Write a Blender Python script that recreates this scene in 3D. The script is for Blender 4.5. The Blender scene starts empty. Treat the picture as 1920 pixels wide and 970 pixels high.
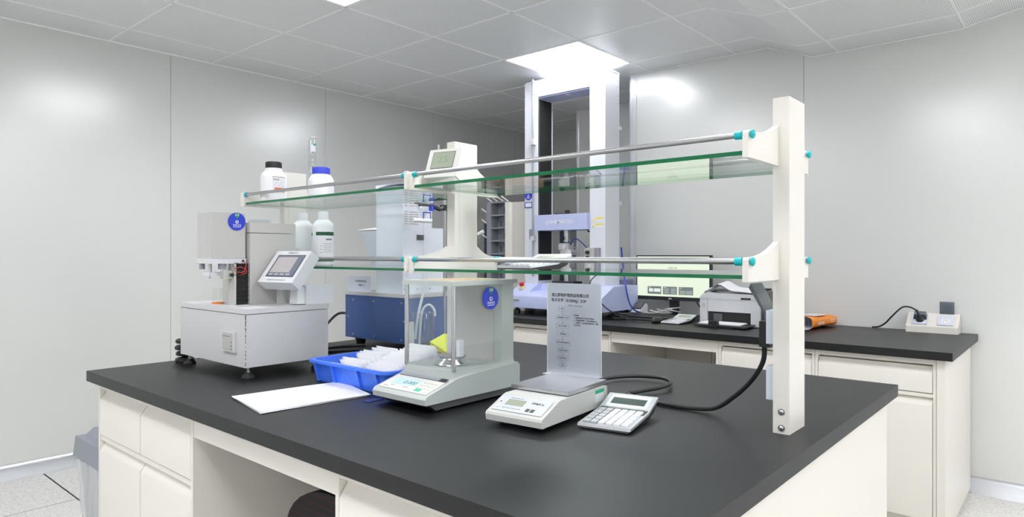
import bpy, bmesh, math, random
from mathutils import Matrix, Vector
S = bpy.context.scene
COL = S.collection
R_ = math.radians
random.seed(7)

# ---------------------------------------------------------------- camera
cam = bpy.data.cameras.new('camera'); co = bpy.data.objects.new('camera', cam); COL.objects.link(co)
co.location = (0, 0, 1.2); co.rotation_euler = (R_(90), 0, R_(40.8 - 90))
cam.sensor_width = 36; cam.lens = 1240 / 1920 * 36; cam.shift_y = -7 / 1920; cam.clip_start = .02
S.camera = co
# ---------------------------------------------------------------- world, exposure
w = bpy.data.worlds.new('world'); S.world = w; w.use_nodes = True
w.node_tree.nodes['Background'].inputs[0].default_value = (.9, .95, 1, 1)
w.node_tree.nodes['Background'].inputs[1].default_value = .5
S.view_settings.view_transform = 'Standard'; S.view_settings.look = 'None'
S.view_settings.gamma = 1; S.view_settings.use_curve_mapping = False
S.view_settings.exposure = 0.38
LAMP = 13.0
S.cycles.max_bounces = 12; S.cycles.diffuse_bounces = 6; S.cycles.glossy_bounces = 6
S.cycles.transparent_max_bounces = 24; S.cycles.sample_clamp_indirect = 6

# ---------------------------------------------------------------- materials
MATS = {}
def mat(name, col, rough=.5, metal=0., spec=.5, emit=None, es=1., alpha=1., coat=0.):
    if name in MATS: return MATS[name]
    m = bpy.data.materials.new(name); m.use_nodes = True; MATS[name] = m
    b = m.node_tree.nodes['Principled BSDF']
    b.inputs['Base Color'].default_value = (*col, 1); b.inputs['Roughness'].default_value = rough
    b.inputs['Metallic'].default_value = metal; b.inputs['Specular IOR Level'].default_value = spec
    b.inputs['Coat Weight'].default_value = coat; b.inputs['Coat Roughness'].default_value = .26
    if emit: b.inputs['Emission Color'].default_value = (*emit, 1); b.inputs['Emission Strength'].default_value = es
    return m
def nodes(m): return m.node_tree.nodes, m.node_tree.links, m.node_tree.nodes['Principled BSDF']
def noise_bump(m, scale=40, strength=.1, dist=.002, colvar=0., rvar=0.):
    N, L, b = nodes(m)
    tc = N.new('ShaderNodeTexCoord'); n = N.new('ShaderNodeTexNoise'); n.inputs['Scale'].default_value = scale
    n.inputs['Detail'].default_value = 4
    L.new(tc.outputs['Object'], n.inputs['Vector'])
    bp = N.new('ShaderNodeBump'); bp.inputs['Strength'].default_value = strength; bp.inputs['Distance'].default_value = dist
    L.new(n.outputs['Fac'], bp.inputs['Height']); L.new(bp.outputs['Normal'], b.inputs['Normal'])
    if colvar:
        c = b.inputs['Base Color'].default_value[:3]
        mx = N.new('ShaderNodeMix'); mx.data_type = 'RGBA'
        mx.inputs[6].default_value = (*[v * (1 - colvar) for v in c], 1); mx.inputs[7].default_value = (*[min(1, v * (1 + colvar)) for v in c], 1)
        L.new(n.outputs['Fac'], mx.inputs[0]); L.new(mx.outputs[2], b.inputs['Base Color'])
    if rvar:
        r = b.inputs['Roughness'].default_value
        mr = N.new('ShaderNodeMapRange'); mr.inputs[3].default_value = r - rvar; mr.inputs[4].default_value = r + rvar
        L.new(n.outputs['Fac'], mr.inputs[0]); L.new(mr.outputs[0], b.inputs['Roughness'])
    return m
def thin_glass(name, tint, rough=0.0, gl=1.0):
    m = bpy.data.materials.new(name); m.use_nodes = True; MATS[name] = m
    N, L = m.node_tree.nodes, m.node_tree.links; N.clear()
    out = N.new('ShaderNodeOutputMaterial'); t = N.new('ShaderNodeBsdfTransparent'); g = N.new('ShaderNodeBsdfGlossy')
    t.inputs[0].default_value = (*tint, 1); g.inputs['Roughness'].default_value = rough; g.inputs[0].default_value = (gl, gl, gl, 1)
    geo = N.new('ShaderNodeNewGeometry'); mr = N.new('ShaderNodeMapRange')
    mr.inputs[3].default_value = 1.45; mr.inputs[4].default_value = 1 / 1.45
    fr = N.new('ShaderNodeFresnel'); mx = N.new('ShaderNodeMixShader')
    L.new(geo.outputs['Backfacing'], mr.inputs[0]); L.new(mr.outputs[0], fr.inputs['IOR'])
    L.new(fr.outputs[0], mx.inputs[0]); L.new(t.outputs[0], mx.inputs[1]); L.new(g.outputs[0], mx.inputs[2]); L.new(mx.outputs[0], out.inputs[0])
    return m
WALL = noise_bump(mat('painted_wall_panel', (.705, .712, .70), .25, spec=.95, coat=.75), 3, .02, .002)
WALLJ = mat('wall_joint', (.62, .63, .62), .6)
CEILJ = mat('ceiling_joint_white', (.93, .94, .94), .5)
ALU = noise_bump(mat('brushed_aluminium', (.60, .61, .65), .38, 1.), 60, .03)
WHITEAL = mat('white_aluminium_corner', (.78, .79, .84), .22, .3)
CREAM = noise_bump(mat('cream_powder_coat', (.77, .735, .68), .38), 25, .02, .001)
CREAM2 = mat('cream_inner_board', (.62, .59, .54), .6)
TOP = noise_bump(mat('black_phenolic_worktop', (.007, .0075, .0085), .42, spec=.44), 500, .06, .0006, 0, .03)
TOPE = mat('black_worktop_edge', (.022, .023, .026), .42)
RACK = noise_bump(mat('cream_rack_metal', (.77, .74, .69), .35), 60, .02, .001)
STEEL = mat('polished_steel', (.50, .50, .51), .30, 1.)
STEELB = noise_bump(mat('brushed_steel', (.60, .60, .62), .28, 1.), 200, .04, .0005)
CHROME = mat('chrome', (.70, .70, .72), .15, 1.)
TEAL = mat('teal_plastic', (.0, .42, .46), .35)
GLASS = thin_glass('shelf_glass', (.945, .98, .965))
GCLEAR = thin_glass('clear_glass', (.985, .993, .99))
GLAB = thin_glass('lab_glassware', (.955, .965, .97), .02)
GEDGE = mat('green_glass_edge', (.008, .15, .06), .15)
GEDGE2 = mat('pale_glass_edge', (.40, .62, .54), .15)
BLACK = mat('black_plastic', (.018, .018, .02), .4)
BLACKM = mat('black_matte', (.012, .012, .013), .7)
RUBBER = mat('black_cable_rubber', (.012, .012, .013), .45)
WHITE = mat('white_plastic', (.82, .82, .83), .4)
PAPER = mat('white_paper', (.78, .78, .82), .8, spec=.2)
PAPERV = mat('violet_white_paper', (.74, .755, .87), .5, spec=.35)
INK = mat('dark_ink', (.06, .06, .07), .7)
INKG = mat('grey_ink', (.32, .32, .36), .7)
LGREY = noise_bump(mat('light_grey_enamel', (.50, .495, .48), .42), 90, .04, .0006, .03)
LGREY2 = noise_bump(mat('pale_grey_enamel_box', (.60, .60, .615), .42), 60, .04, .0006, .03)
BALGREY = mat('cool_grey_green_plastic', (.47, .51, .50), .42)
BALPANEL = mat('warm_white_keypad', (.70, .69, .66), .5)
DGREY = mat('dark_grey_plastic', (.10, .10, .11), .45)
MGREY = mat('mid_grey_plastic', (.30, .31, .35), .45)
SILV = mat('silver_plastic', (.66, .67, .70), .35, .12)
BLUETRAY = noise_bump(mat('cobalt_blue_plastic', (.06, .20, .90), .38), 40, .02, .001)
BADGE = mat('royal_blue_badge', (.02, .045, .55), .35)
BADGEG = mat('badge_green', (.0, .28, .10), .5)
NAVY = noise_bump(mat('blue_enamel_sheet', (.045, .115, .36), .34), 30, .03, .001)
VIOLET = mat('pale_violet_enamel', (.50, .55, .82), .42)
TOWERW = mat('bluish_white_enamel', (.76, .80, .88), .40)
UTMW = mat('utm_white_enamel', (.72, .74, .80), .38)
REDB = mat('red_button', (.6, .02, .02), .35)
ORANGE = mat('orange_film', (.85, .24, .01), .4)
YEL = mat('yellow_sheet', (.68, .72, .05), .6)
WOOD = mat('raw_plywood', (.62, .47, .32), .6)
BROWN = mat('brown_wood_block', (.22, .12, .07), .5)
LCDG = mat('lcd_green_grey', (.33, .37, .28), .3)
LCDB = mat('lcd_pale_blue', (.42, .56, .60), .3, emit=(.4, .6, .65), es=.25)
LCDD = mat('dark_lcd', (.045, .07, .06), .2)
SLATE = mat('slate_frame', (.07, .10, .13), .4)
BLUEC = mat('blue_cable', (.01, .05, .35), .4)
REDC = mat('red_wire', (.6, .02, .02), .4)
GREENL = mat('dark_green_label', (.01, .09, .05), .5)
JAR = mat('white_hdpe', (.84, .84, .86), .42)
JARM = mat('milky_hdpe', (.74, .76, .78), .45)
BLUECAP = mat('blue_cap', (.06, .09, .75), .4)
FROST = thin_glass('frosted_cover', (.55, .58, .62), .2)
BINM = mat('grey_bin_plastic', (.25, .27, .31), .45)

# perforated ceiling panel
CEIL = mat('perforated_ceiling_panel', (.63, .64, .65), .38)
N, L, b = nodes(CEIL)
tc = N.new('ShaderNodeTexCoord'); vo = N.new('ShaderNodeVectorMath'); vo.operation = 'SCALE'; vo.inputs['Scale'].default_value = 1 / .0085
fr = N.new('ShaderNodeVectorMath'); fr.operation = 'FRACTION'; sb = N.new('ShaderNodeVectorMath'); sb.operation = 'SUBTRACT'; sb.inputs[1].default_value = (.5, .5, 0)
ml = N.new('ShaderNodeVectorMath'); ml.operation = 'MULTIPLY'; ml.inputs[1].default_value = (1, 1, 0); ln = N.new('ShaderNodeVectorMath'); ln.operation = 'LENGTH'
gt = N.new('ShaderNodeMath'); gt.operation = 'GREATER_THAN'; gt.inputs[1].default_value = .27
mx = N.new('ShaderNodeMix'); mx.data_type = 'RGBA'; mx.inputs[6].default_value = (.42, .43, .44, 1); mx.inputs[7].default_value = (.88, .89, .90, 1)
for a_, b_ in ((tc.outputs['Object'], vo.inputs[0]), (vo.outputs[0], fr.inputs[0]), (fr.outputs[0], sb.inputs[0]), (sb.outputs[0], ml.inputs[0]), (ml.outputs[0], ln.inputs[0]), (ln.outputs['Value'], gt.inputs[0]), (gt.outputs[0], mx.inputs[0]), (mx.outputs[2], b.inputs['Base Color'])): L.new(a_, b_)
# speckled floor tile
FLOOR = mat('speckled_floor_tile', (.74, .73, .71), .4)
N, L, b = nodes(FLOOR)
tc = N.new('ShaderNodeTexCoord'); v = N.new('ShaderNodeTexVoronoi'); v.inputs['Scale'].default_value = 75
n2 = N.new('ShaderNodeTexNoise'); n2.inputs['Scale'].default_value = 60; n2.inputs['Detail'].default_value = 3
cr = N.new('ShaderNodeValToRGB'); cr.color_ramp.elements[0].position = .16; cr.color_ramp.elements[0].color = (.42, .40, .37, 1)
cr.color_ramp.elements[1].position = .24; cr.color_ramp.elements[1].color = (.76, .75, .73, 1)
mxv = N.new('ShaderNodeMix'); mxv.data_type = 'RGBA'; mxv.blend_type = 'MULTIPLY'; mxv.inputs[0].default_value = .5
cr2 = N.new('ShaderNodeValToRGB'); cr2.color_ramp.elements[0].position = .42; cr2.color_ramp.elements[0].color = (.8, .78, .74, 1); cr2.color_ramp.elements[1].position = .52
L.new(tc.outputs['Object'], v.inputs['Vector']); L.new(v.outputs['Distance'], cr.inputs[0]); L.new(tc.outputs['Object'], n2.inputs['Vector'])
L.new(n2.outputs[0], cr2.inputs[0]); L.new(cr.outputs[0], mxv.inputs[6]); L.new(cr2.outputs[0], mxv.inputs[7]); L.new(mxv.outputs[2], b.inputs['Base Color'])
FLOORJ = mat('dark_floor_joint', (.012, .012, .012), .8)
LAMPM = mat('lamp_diffuser', (.9, .9, .9), .5, emit=(.97, .985, 1.0), es=LAMP)
SCREENG = mat('screen_pale_green', (.1, .1, .1), .3, emit=(.66, .745, .58), es=.88)
SCREENP = mat('screen_dark_card', (.05, .06, .06), .3, emit=(.10, .13, .12), es=1.)
SCREENW = mat('screen_light_text', (.1, .1, .1), .3, emit=(.75, .75, .75), es=.8)
SCREENR = mat('screen_red_dot', (.1, .1, .1), .3, emit=(.7, .2, .15), es=.8)
TOUCH = mat('touch_panel_grey', (.22, .21, .22), .25, emit=(.30, .27, .27), es=.6)
TOUCHD = mat('touch_panel_slate', (.10, .11, .14), .25, emit=(.10, .11, .15), es=.5)

# ---------------------------------------------------------------- geometry helpers
XF = {}
def frame(o, x, y):
    x = Vector(x).normalized(); y = Vector(y); z = x.cross(y).normalized(); y = z.cross(x)
    M = Matrix((x, y, z)).transposed().to_4x4(); M.translation = Vector(o); return M
class MB:
    def __init__(s): s.bm = bmesh.new()
    def _fin(s, vs, M, mi, bev=0, seg=2):
        fs = set(f for v_ in vs for f in v_.link_faces)
        if bev:
            es = [e for e in set(e for v_ in vs for e in v_.link_edges) if len(e.link_faces) == 2 and e.calc_face_angle(0) > .5]
            r = bmesh.ops.bevel(s.bm, geom=es, offset=bev, segments=seg, profile=.6, affect='EDGES', clamp_overlap=True)
            fs = set(f for f in fs if f.is_valid) | set(r['faces'])
            vs = set(v_ for f in fs for v_ in f.verts)
        for f in fs: f.material_index = mi
        if M is not None:
            for v_ in vs: v_.co = M @ v_.co
        return s
    def box(s, x0, y0, z0, x1, y1, z1, bev=0, M=None, mi=0, seg=2):
        x0, x1 = sorted((x0, x1)); y0, y1 = sorted((y0, y1)); z0, z1 = sorted((z0, z1))
        c = [(x0, y0, z0), (x1, y0, z0), (x1, y1, z0), (x0, y1, z0), (x0, y0, z1), (x1, y0, z1), (x1, y1, z1), (x0, y1, z1)]
        vs = [s.bm.verts.new(p) for p in c]
        for f in ((0, 3, 2, 1), (4, 5, 6, 7), (0, 1, 5, 4), (1, 2, 6, 5), (2, 3, 7, 6), (3, 0, 4, 7)): s.bm.faces.new([vs[i] for i in f])
        return s._fin(vs, M, mi, bev, seg)
    def hexa(s, c, bev=0, mi=0):          # eight corners, bottom ring then top ring
        vs = [s.bm.verts.new(p) for p in c]
        for f in ((0, 3, 2, 1), (4, 5, 6, 7), (0, 1, 5, 4), (1, 2, 6, 5), (2, 3, 7, 6), (3, 0, 4, 7)): s.bm.faces.new([vs[i] for i in f])
        return s._fin(vs, None, mi, bev)
    def prism(s, pts, ax, a, b_, bev=0, M=None, mi=0, seg=2):   # ax: extrusion axis; pts in the other two axes, in order
        def P(p, t):
            return {'x': (t, p[0], p[1]), 'y': (p[0], t, p[1]), 'z': (p[0], p[1], t)}[ax]
        A = [s.bm.verts.new(P(p, a)) for p in pts]; B = [s.bm.verts.new(P(p, b_)) for p in pts]; n = len(pts)
        s.bm.faces.new(A[::-1]); s.bm.faces.new(B)
        for i in range(n): s.bm.faces.new((A[i], A[(i + 1) % n], B[(i + 1) % n], B[i]))
        return s._fin(A + B, M, mi, bev, seg)
    def cyl(s, p0, p1, r0, r1=None, n=16, mi=0, M=None):
        r1 = r0 if r1 is None else r1
        p0 = Vector(p0); p1 = Vector(p1); d = (p1 - p0).normalized(); u = d.orthogonal().normalized(); v_ = d.cross(u)
        A = []; B = []
        for i in range(n):
            a = 2 * math.pi * i / n; k = u * math.cos(a) + v_ * math.sin(a)
            A.append(s.bm.verts.new(p0 + k * r0)); B.append(s.bm.verts.new(p1 + k * r1))
        s.bm.faces.new(A[::-1]); s.bm.faces.new(B)
        for i in range(n): s.bm.faces.new((A[i], A[(i + 1) % n], B[(i + 1) % n], B[i]))
        return s._fin(A + B, M, mi)
    def lathe(s, prof, c=(0, 0, 0), n=28, mi=0, M=None, cap=True):
        rings = []
        for r, z in prof:
            rings.append([s.bm.verts.new((c[0] + r * math.cos(2 * math.pi * i / n), c[1] + r * math.sin(2 * math.pi * i / n), c[2] + z)) for i in range(n)] if r > 1e-6 else [s.bm.verts.new((c[0], c[1], c[2] + z))])
        for A, B in zip(rings, rings[1:]):
            for i in range(n):
                j = (i + 1) % n
                if len(A) == 1 and len(B) == 1: continue
                if len(A) == 1: s.bm.faces.new((A[0], B[j], B[i]))
                elif len(B) == 1: s.bm.faces.new((A[i], A[j], B[0]))
                else: s.bm.faces.new((A[i], A[j], B[j], B[i]))
        if cap:
            if len(rings[0]) > 1: s.bm.faces.new(rings[0][::-1])
            if len(rings[-1]) > 1: s.bm.faces.new(rings[-1])
        return s._fin([v_ for r in rings for v_ in r], M, mi)
    def tube(s, pts, r, n=8, mi=0, smooth=6, M=None):
        P = [Vector(p) for p in pts]
        if smooth and len(P) > 2:
            Q = []
            for i in range(len(P) - 1):
                a = P[max(i - 1, 0)]; b0 = P[i]; c = P[i + 1]; d = P[min(i + 2, len(P) - 1)]
                for k in range(smooth):
                    t = k / smooth
                    Q.append(.5 * ((2 * b0) + (c - a) * t + (2 * a - 5 * b0 + 4 * c - d) * t * t + (3 * b0 - a - 3 * c + d) * t ** 3))
            Q.append(P[-1]); P = Q
        u = None; rings = []
        for i, p in enumerate(P):
            d = (P[min(i + 1, len(P) - 1)] - P[max(i - 1, 0)]).normalized()
            u = d.orthogonal().normalized() if u is None else (u - d * u.dot(d)).normalized()
            v_ = d.cross(u)
            rings.append([s.bm.verts.new(p + (u * math.cos(2 * math.pi * k / n) + v_ * math.sin(2 * math.pi * k / n)) * r) for k in range(n)])
        for A, B in zip(rings, rings[1:]):
            for i in range(n): s.bm.faces.new((A[i], A[(i + 1) % n], B[(i + 1) % n], B[i]))
        s.bm.faces.new(rings[0][::-1]); s.bm.faces.new(rings[-1])
        return s._fin([v_ for r_ in rings for v_ in r_], M, mi)
    def ball(s, c, r, n=14, sc=(1, 1, 1), mi=0):
        pr = [(r * math.sin(math.pi * i / 8), -r * math.cos(math.pi * i / 8)) for i in range(9)]
        k0 = len(s.bm.verts); s.lathe(pr, (0, 0, 0), n, mi)
        s.bm.verts.ensure_lookup_table()
        for v_ in s.bm.verts[k0:]: v_.co = Vector((v_.co.x * sc[0] + c[0], v_.co.y * sc[1] + c[1], v_.co.z * sc[2] + c[2]))
        return s
    def sheet(s, fn, nu, nv, t=0, mi=0):     # grid surface fn(u,v); t>0 gives thickness along -z
        g = [[s.bm.verts.new(fn(i / nu, j / nv)) for j in range(nv + 1)] for i in range(nu + 1)]
        for i in range(nu):
            for j in range(nv): s.bm.faces.new((g[i][j], g[i + 1][j], g[i + 1][j + 1], g[i][j + 1])).material_index = mi
        if t:
            h = [[s.bm.verts.new(v_.co - Vector((0, 0, t))) for v_ in r] for r in g]
            for i in range(nu):
                for j in range(nv): s.bm.faces.new((h[i][j + 1], h[i + 1][j + 1], h[i + 1][j], h[i][j])).material_index = mi
            for i in range(nu):
                s.bm.faces.new((h[i][0], h[i + 1][0], g[i + 1][0], g[i][0])); s.bm.faces.new((g[i][nv], g[i + 1][nv], h[i + 1][nv], h[i][nv]))
            for j in range(nv):
                s.bm.faces.new((g[0][j], g[0][j + 1], h[0][j + 1], h[0][j])); s.bm.faces.new((h[nu][j], h[nu][j + 1], g[nu][j + 1], g[nu][j]))
        return s
    def build(s, name, m, parent=None, local=False, angle=35, kind=None, label=None):
        me = bpy.data.meshes.new(name)
        if parent is not None and not local and parent in XF:
            s.bm.transform(XF[parent])
        bmesh.ops.recalc_face_normals(s.bm, faces=s.bm.faces)
        s.bm.to_mesh(me); s.bm.free()
        for q in (m if isinstance(m, (list, tuple)) else [m]): me.materials.append(q)
        me.shade_smooth(); me.set_sharp_from_angle(angle=R_(angle))
        o = bpy.data.objects.new(name, me); COL.objects.link(o)
        if parent is not None:
            o.parent = parent
            if parent in XF: XF[o] = XF[parent]
        if kind: o['kind'] = kind
        if label: o['label'] = label
        return o
def thing(name, label, cat, loc=(0, 0, 0), rz=0, group=None):
    o = bpy.data.objects.new(name, None); COL.objects.link(o); o.empty_display_size = .05
    o.location = loc; o.rotation_euler = (0, 0, rz); o['label'] = label; o['category'] = cat
    if group: o['group'] = group
    XF[o] = (Matrix.Translation(Vector(loc)) @ Matrix.Rotation(rz, 4, 'Z')).inverted()
    return o
def tag(o, label, cat, group=None):
    o['label'] = label; o['category'] = cat
    if group: o['group'] = group
    return o
def copy_tree(o, parent=None):
    c = o.copy(); COL.objects.link(c); c.parent = parent
    if parent is None: c.parent = None
    for ch in list(o.children): copy_tree(ch, c)
    return c
def text(parent, body, size, o, xd, yd, m, name='lettering', align='LEFT', local=False, wide=1., bold=0.):
    cu = bpy.data.curves.new('t', 'FONT'); cu.body = body; cu.size = size; cu.align_x = align; cu.align_y = 'CENTER'
    cu.extrude = .00015; cu.resolution_u = 3; cu.offset = bold
    ob = bpy.data.objects.new('t', cu)
    me = bpy.data.meshes.new_from_object(ob)
    bpy.data.objects.remove(ob); bpy.data.curves.remove(cu)
    M = frame(o, xd, yd) @ Matrix.Diagonal((wide, 1, 1, 1))
    me.transform(M)
    if not local and parent in XF: me.transform(XF[parent])
    me.name = name; me.materials.clear(); me.materials.append(m)
    q = bpy.data.objects.new(name, me); COL.objects.link(q); q.parent = parent
    if parent in XF: XF[q] = XF[parent]
    return q
def print_lines(mb, M, x0, y1, widths, h, gap, t=.0003, mi=0, brk=True, rnd=random):
    """rows of tiny marks too small to read: each row broken in word-like dashes"""
    y = y1
    for w_ in widths:
        x = x0
        while x < x0 + w_:
            d = min(rnd.uniform(h * .7, h * 2.2) if brk else w_, x0 + w_ - x)
            mb.box(x, y - h, 0, x + d, y, t, M=M, mi=mi); x += d + h * .45
        y -= gap
def badge(parent, o, xd, yd, r):
    M = frame(o, xd, yd)
    d = MB().cyl((0, 0, 0), (0, 0, .003), r, n=40, M=M).build('status_badge', BADGE, parent, label='round blue status badge')
    MB().prism([(-r * .34, r * .86), (0, r * .28), (r * .34, r * .86), (0, r * .97)], 'z', .003, .0036, M=M).build('badge_triangle', BADGEG, d)
    p = MB(); p.cyl((0, -r * .05, .003), (0, -r * .05, .0035), r * .19, n=20, M=M); p.build('badge_icon', WHITE, d)
    MB().prism([(-r * .1, -r * .02), (-r * .1, -r * .08), (-r * .03, -r * .08), (-r * .03, -r * .2), (r * .03, -r * .2), (r * .03, -r * .08), (r * .1, -r * .08), (r * .1, -r * .02), (0, r * .1)], 'z', .0035, .0038, M=M).build('badge_icon_mark', BADGE, d)
    text(d, '设备状态', r * .25, M @ Vector((0, -r * .42, .0032)), xd, yd, WHITE, 'badge_text', 'CENTER')
    text(d, '正常', r * .26, M @ Vector((0, r * .72, .0037)), xd, yd, WHITE, 'badge_text', 'CENTER')
    q = MB(); print_lines(q, M, -r * .45, -r * .58, [r * .9], r * .07, r * .1, .0034); q.build('badge_small_print', WHITE, d)
    return d

# ================================================================= ROOM
X0, Y0, XR, YL, ZC = -4.2, -4.0, 4.06, 4.34, 2.46
def zc(y):
    K = [(-9, 2.46), (0, 2.46), (.218, 2.406), (.41, 2.372), (.47, 2.355), (1.19, 2.355), (1.45, 2.46), (9, 2.46)]
    for (a, za), (b_, zb) in zip(K, K[1:]):
        if a <= y <= b_: return za + (zb - za) * (y - a) / (b_ - a)
    return 2.46
KY = [0, .06, .12, .218, .31, .41, .44, .47, 1.19, 1.45]
def struct(o): o['kind'] = 'structure'; return o
# floor
fl = struct(MB().box(X0, Y0, -.06, 5.6, YL + .1, -.004).build('floor', FLOORJ))
fx = [1.066 + .6 * k for k in range(-9, 8)]; fy = [3.74 + .6 * k for k in range(-13, 2)]
tm = None
for x in fx:
    for y in fy:
        x1 = min(x + .6, 5.5); y1 = min(y + .6, YL)
        if x < X0 or y < Y0 or x1 - x < .05: continue
        m_ = MB().box(x + .0045, y + .0045, -.004, x1 - .0045, y1 - .0045, 0, bev=.001, seg=1); m_.build('floor_tile', FLOOR, fl)
# walls
wl = struct(MB().box(X0, YL + .012, -.05, 5.6, YL + .1, 2.6).build('wall_left', WALLJ))
xs = [1.745 - 1.111 * k for k in range(6, -1, -1)] + [2.866, 3.968, 5.07]
xs = [X0] + [x for x in xs if x > X0 + .1] + [5.5]
for a, b_ in zip(xs, xs[1:]): MB().box(a + .0012, YL, 0, b_ - .0012, YL + .012, 2.6, bev=.001, seg=1).build('wall_panel', WALL, wl)
wr = struct(MB().box(XR + .012, Y0, -.05, XR + .1, 2.42, 2.6).build('wall_right', WALLJ))
ys = [Y0, -3.4, -2.25, -1.09, .075, 1.241, 2.395]
for a, b_ in zip(ys, ys[1:]): MB().box(XR, a + .0012, 0, XR + .012, b_ - .0012, 2.6, bev=.001, seg=1).build('wall_panel', WALL, wr)
struct(MB().cyl((XR + .028, 2.395, 0), (XR + .028, 2.395, 2.46), .03, n=24).box(XR + .028, 2.39, 0, XR + .1, 2.425, 2.46).build('trim_1', WHITEAL))
struct(MB().box(XR, 2.355, 0, XR - .004, 2.36, 2.45).build('trim_2', WHITEAL))
wf = struct(MB().box(5.5, 3.3, -.05, 5.6, YL + .1, 2.6).build('wall_far', WALL))
wp = struct(MB().box(4.76, 2.425, 0, 5.5, 3.355, 2.6).box(XR + .1, 2.36, 0, 4.76, 2.42, 2.6).build('wall_pier', WALL))
struct(MB().cyl((4.775, 3.35, 0), (4.775, 3.35, 2.46), .022, n=20).build('trim_3', WHITEAL))
struct(MB().box(X0 - .1, Y0, -.05, X0, YL + .1, 2.6).build('wall_near', WALL))
struct(MB().box(X0, Y0 - .1, -.05, XR + .1, Y0, 2.6).build('wall_back', WALL))
# baseboards: rounded aluminium cove
prof = [(0, 0), (.035, 0), (.03, .012), (.018, .035), (.01, .06), (.004, .078), (0, .08)]
struct(MB().prism([(YL - a, z) for a, z in prof], 'x', X0, 5.4, M=None).build('baseboard_left', ALU, angle=50))
b_m = MB(); b_m.prism([(XR - a, z) for a, z in prof], 'y', Y0, 2.36); struct(b_m.build('baseboard_right', ALU, angle=50))
# ceiling
cl = MB()
yy = sorted(set([Y0, YL + .05] + KY))
for a, b_ in zip(yy, yy[1:]):
    for x0_, x1_ in ((X0, 5.6),):
        cl.hexa([(x0_, a, zc(a) + .02), (x1_, a, zc(a) + .02), (x1_, b_, zc(b_) + .02), (x0_, b_, zc(b_) + .02)] + [(x0_, a, 2.62), (x1_, a, 2.62), (x1_, b_, 2.62), (x0_, b_, 2.62)])
ceil = struct(cl.build('ceiling', CEILJ))
CX = [1.39 + .602 * k for k in range(-9, 8)]; CY = [2.24 + .595 * k for k in range(-10, 4)]
CX = [x for x in CX if x > X0]; CY = [y for y in CY if y > Y0]
CX = [X0] + CX; CY = [Y0] + CY + [YL]
def near(v_, lst): return any(abs(v_ - q) < .02 for q in lst)
lamps = []
for i in range(len(CX)):
    xa = CX[i]; xb = CX[i + 1] if i + 1 < len(CX) else 5.6
    for j in range(len(CY) - 1):
        ya, yb = CY[j], CY[j + 1]
        x1_ = xb
        if yb < 2.36: x1_ = min(xb, XR)
        if x1_ - xa < .03: continue
        g = .005
        if (near(ya, [2.24]) and near(xa, [1.39, 3.196, -.416, -2.222])) or (near(ya, [.455]) and near(xa, [1.39, -.416, -2.222])) or (near(ya, [-1.33, -3.115]) and near(xa, [1.39, 3.196, -.416, -2.222])):
            lamps.append((xa, ya, x1_, yb)); continue
        cuts = sorted([ya + g, yb - g] + [k for k in KY if ya + g + .004 < k < yb - g - .004])
        t_ = MB()
        for a, c in zip(cuts, cuts[1:]):
            A = [(xa + g, a, zc(a)), (x1_ - g, a, zc(a)), (x1_ - g, c, zc(c)), (xa + g, c, zc(c))]
            t_.hexa(A + [(p[0], p[1], p[2] + .018) for p in A])
        t_.build('ceiling_tile', CEIL, ceil)
# joint bars
jb = 0
for x in CX[1:]:
    m_ = MB()
    ylo = Y0 if x < XR else 2.42
    cs = sorted([ylo, YL] + [k for k in KY if k > ylo])
    for a, c in zip(cs, cs[1:]):
        A = [(x - .0055, a, zc(a) - .003), (x + .0055, a, zc(a) - .003), (x + .0055, c, zc(c) - .003), (x - .0055, c, zc(c) - .003)]
        m_.hexa(A + [(p[0], p[1], p[2] + .02) for p in A])
    m_.build('joint_bar', CEILJ, ceil)
for y in CY[1:-1]:
    x1_ = XR if y < 2.36 else 5.5
    MB().box(X0, y - .0055, zc(y) - .003, x1_, y + .0055, zc(y) + .019).build('joint_bar', CEILJ, ceil)
# perimeter angle
for nm, bx in (('trim_4', (X0, YL - .012, ZC - .006, 5.5, YL, ZC)),): struct(MB().box(*bx).build(nm, CEILJ))
m_ = MB(); cs = sorted([Y0, 2.36] + KY)
for a, c in zip(cs, cs[1:]):
    A = [(XR - .012, a, zc(a) - .006), (XR, a, zc(a) - .006), (XR, c, zc(c) - .006), (XR - .012, c, zc(c) - .006)]
    m_.hexa(A + [(p[0], p[1], p[2] + .005) for p in A])
struct(m_.build('trim_5', CEILJ))
LL = {(1.39, 2.24): 'square ceiling light panel at the top edge of the photo', (3.196, 2.24): 'square white ceiling light panel above the tall testing frame'}
for k, (xa, ya, xb, yb) in enumerate(lamps):
    lab = [v_ for q, v_ in LL.items() if abs(q[0] - xa) < .03 and abs(q[1] - ya) < .03]
    t_ = thing('ceiling_light', lab[0] if lab else 'square ceiling light panel behind the camera outside the photo', 'light', ((xa + xb) / 2, (ya + yb) / 2, ZC), 0, 'square ceiling light panels' if lab else 'ceiling light panels out of view')
    zz = min(zc(ya), zc(yb)) if ya < 2 else ZC
    z_ = ZC if ya > 2 or ya < 0 else zc(.8)
    g = .008
    MB().box(xa + g, ya + g, z_ + .002, xb - g, yb - g, z_ + .012).build('diffuser', LAMPM, t_)
    f = MB()
    for bx in ((xa + .004, ya + .004, xb - .004, ya + .014), (xa + .004, yb - .014, xb - .004, yb - .004), (xa + .004, ya + .014, xa + .014, yb - .014), (xb - .014, ya + .014, xb - .004, yb - .014)):
        f.box(bx[0], bx[1], z_ - .003, bx[2], bx[3], z_ + .016)
    f.build('frame', CEILJ, t_)
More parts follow.
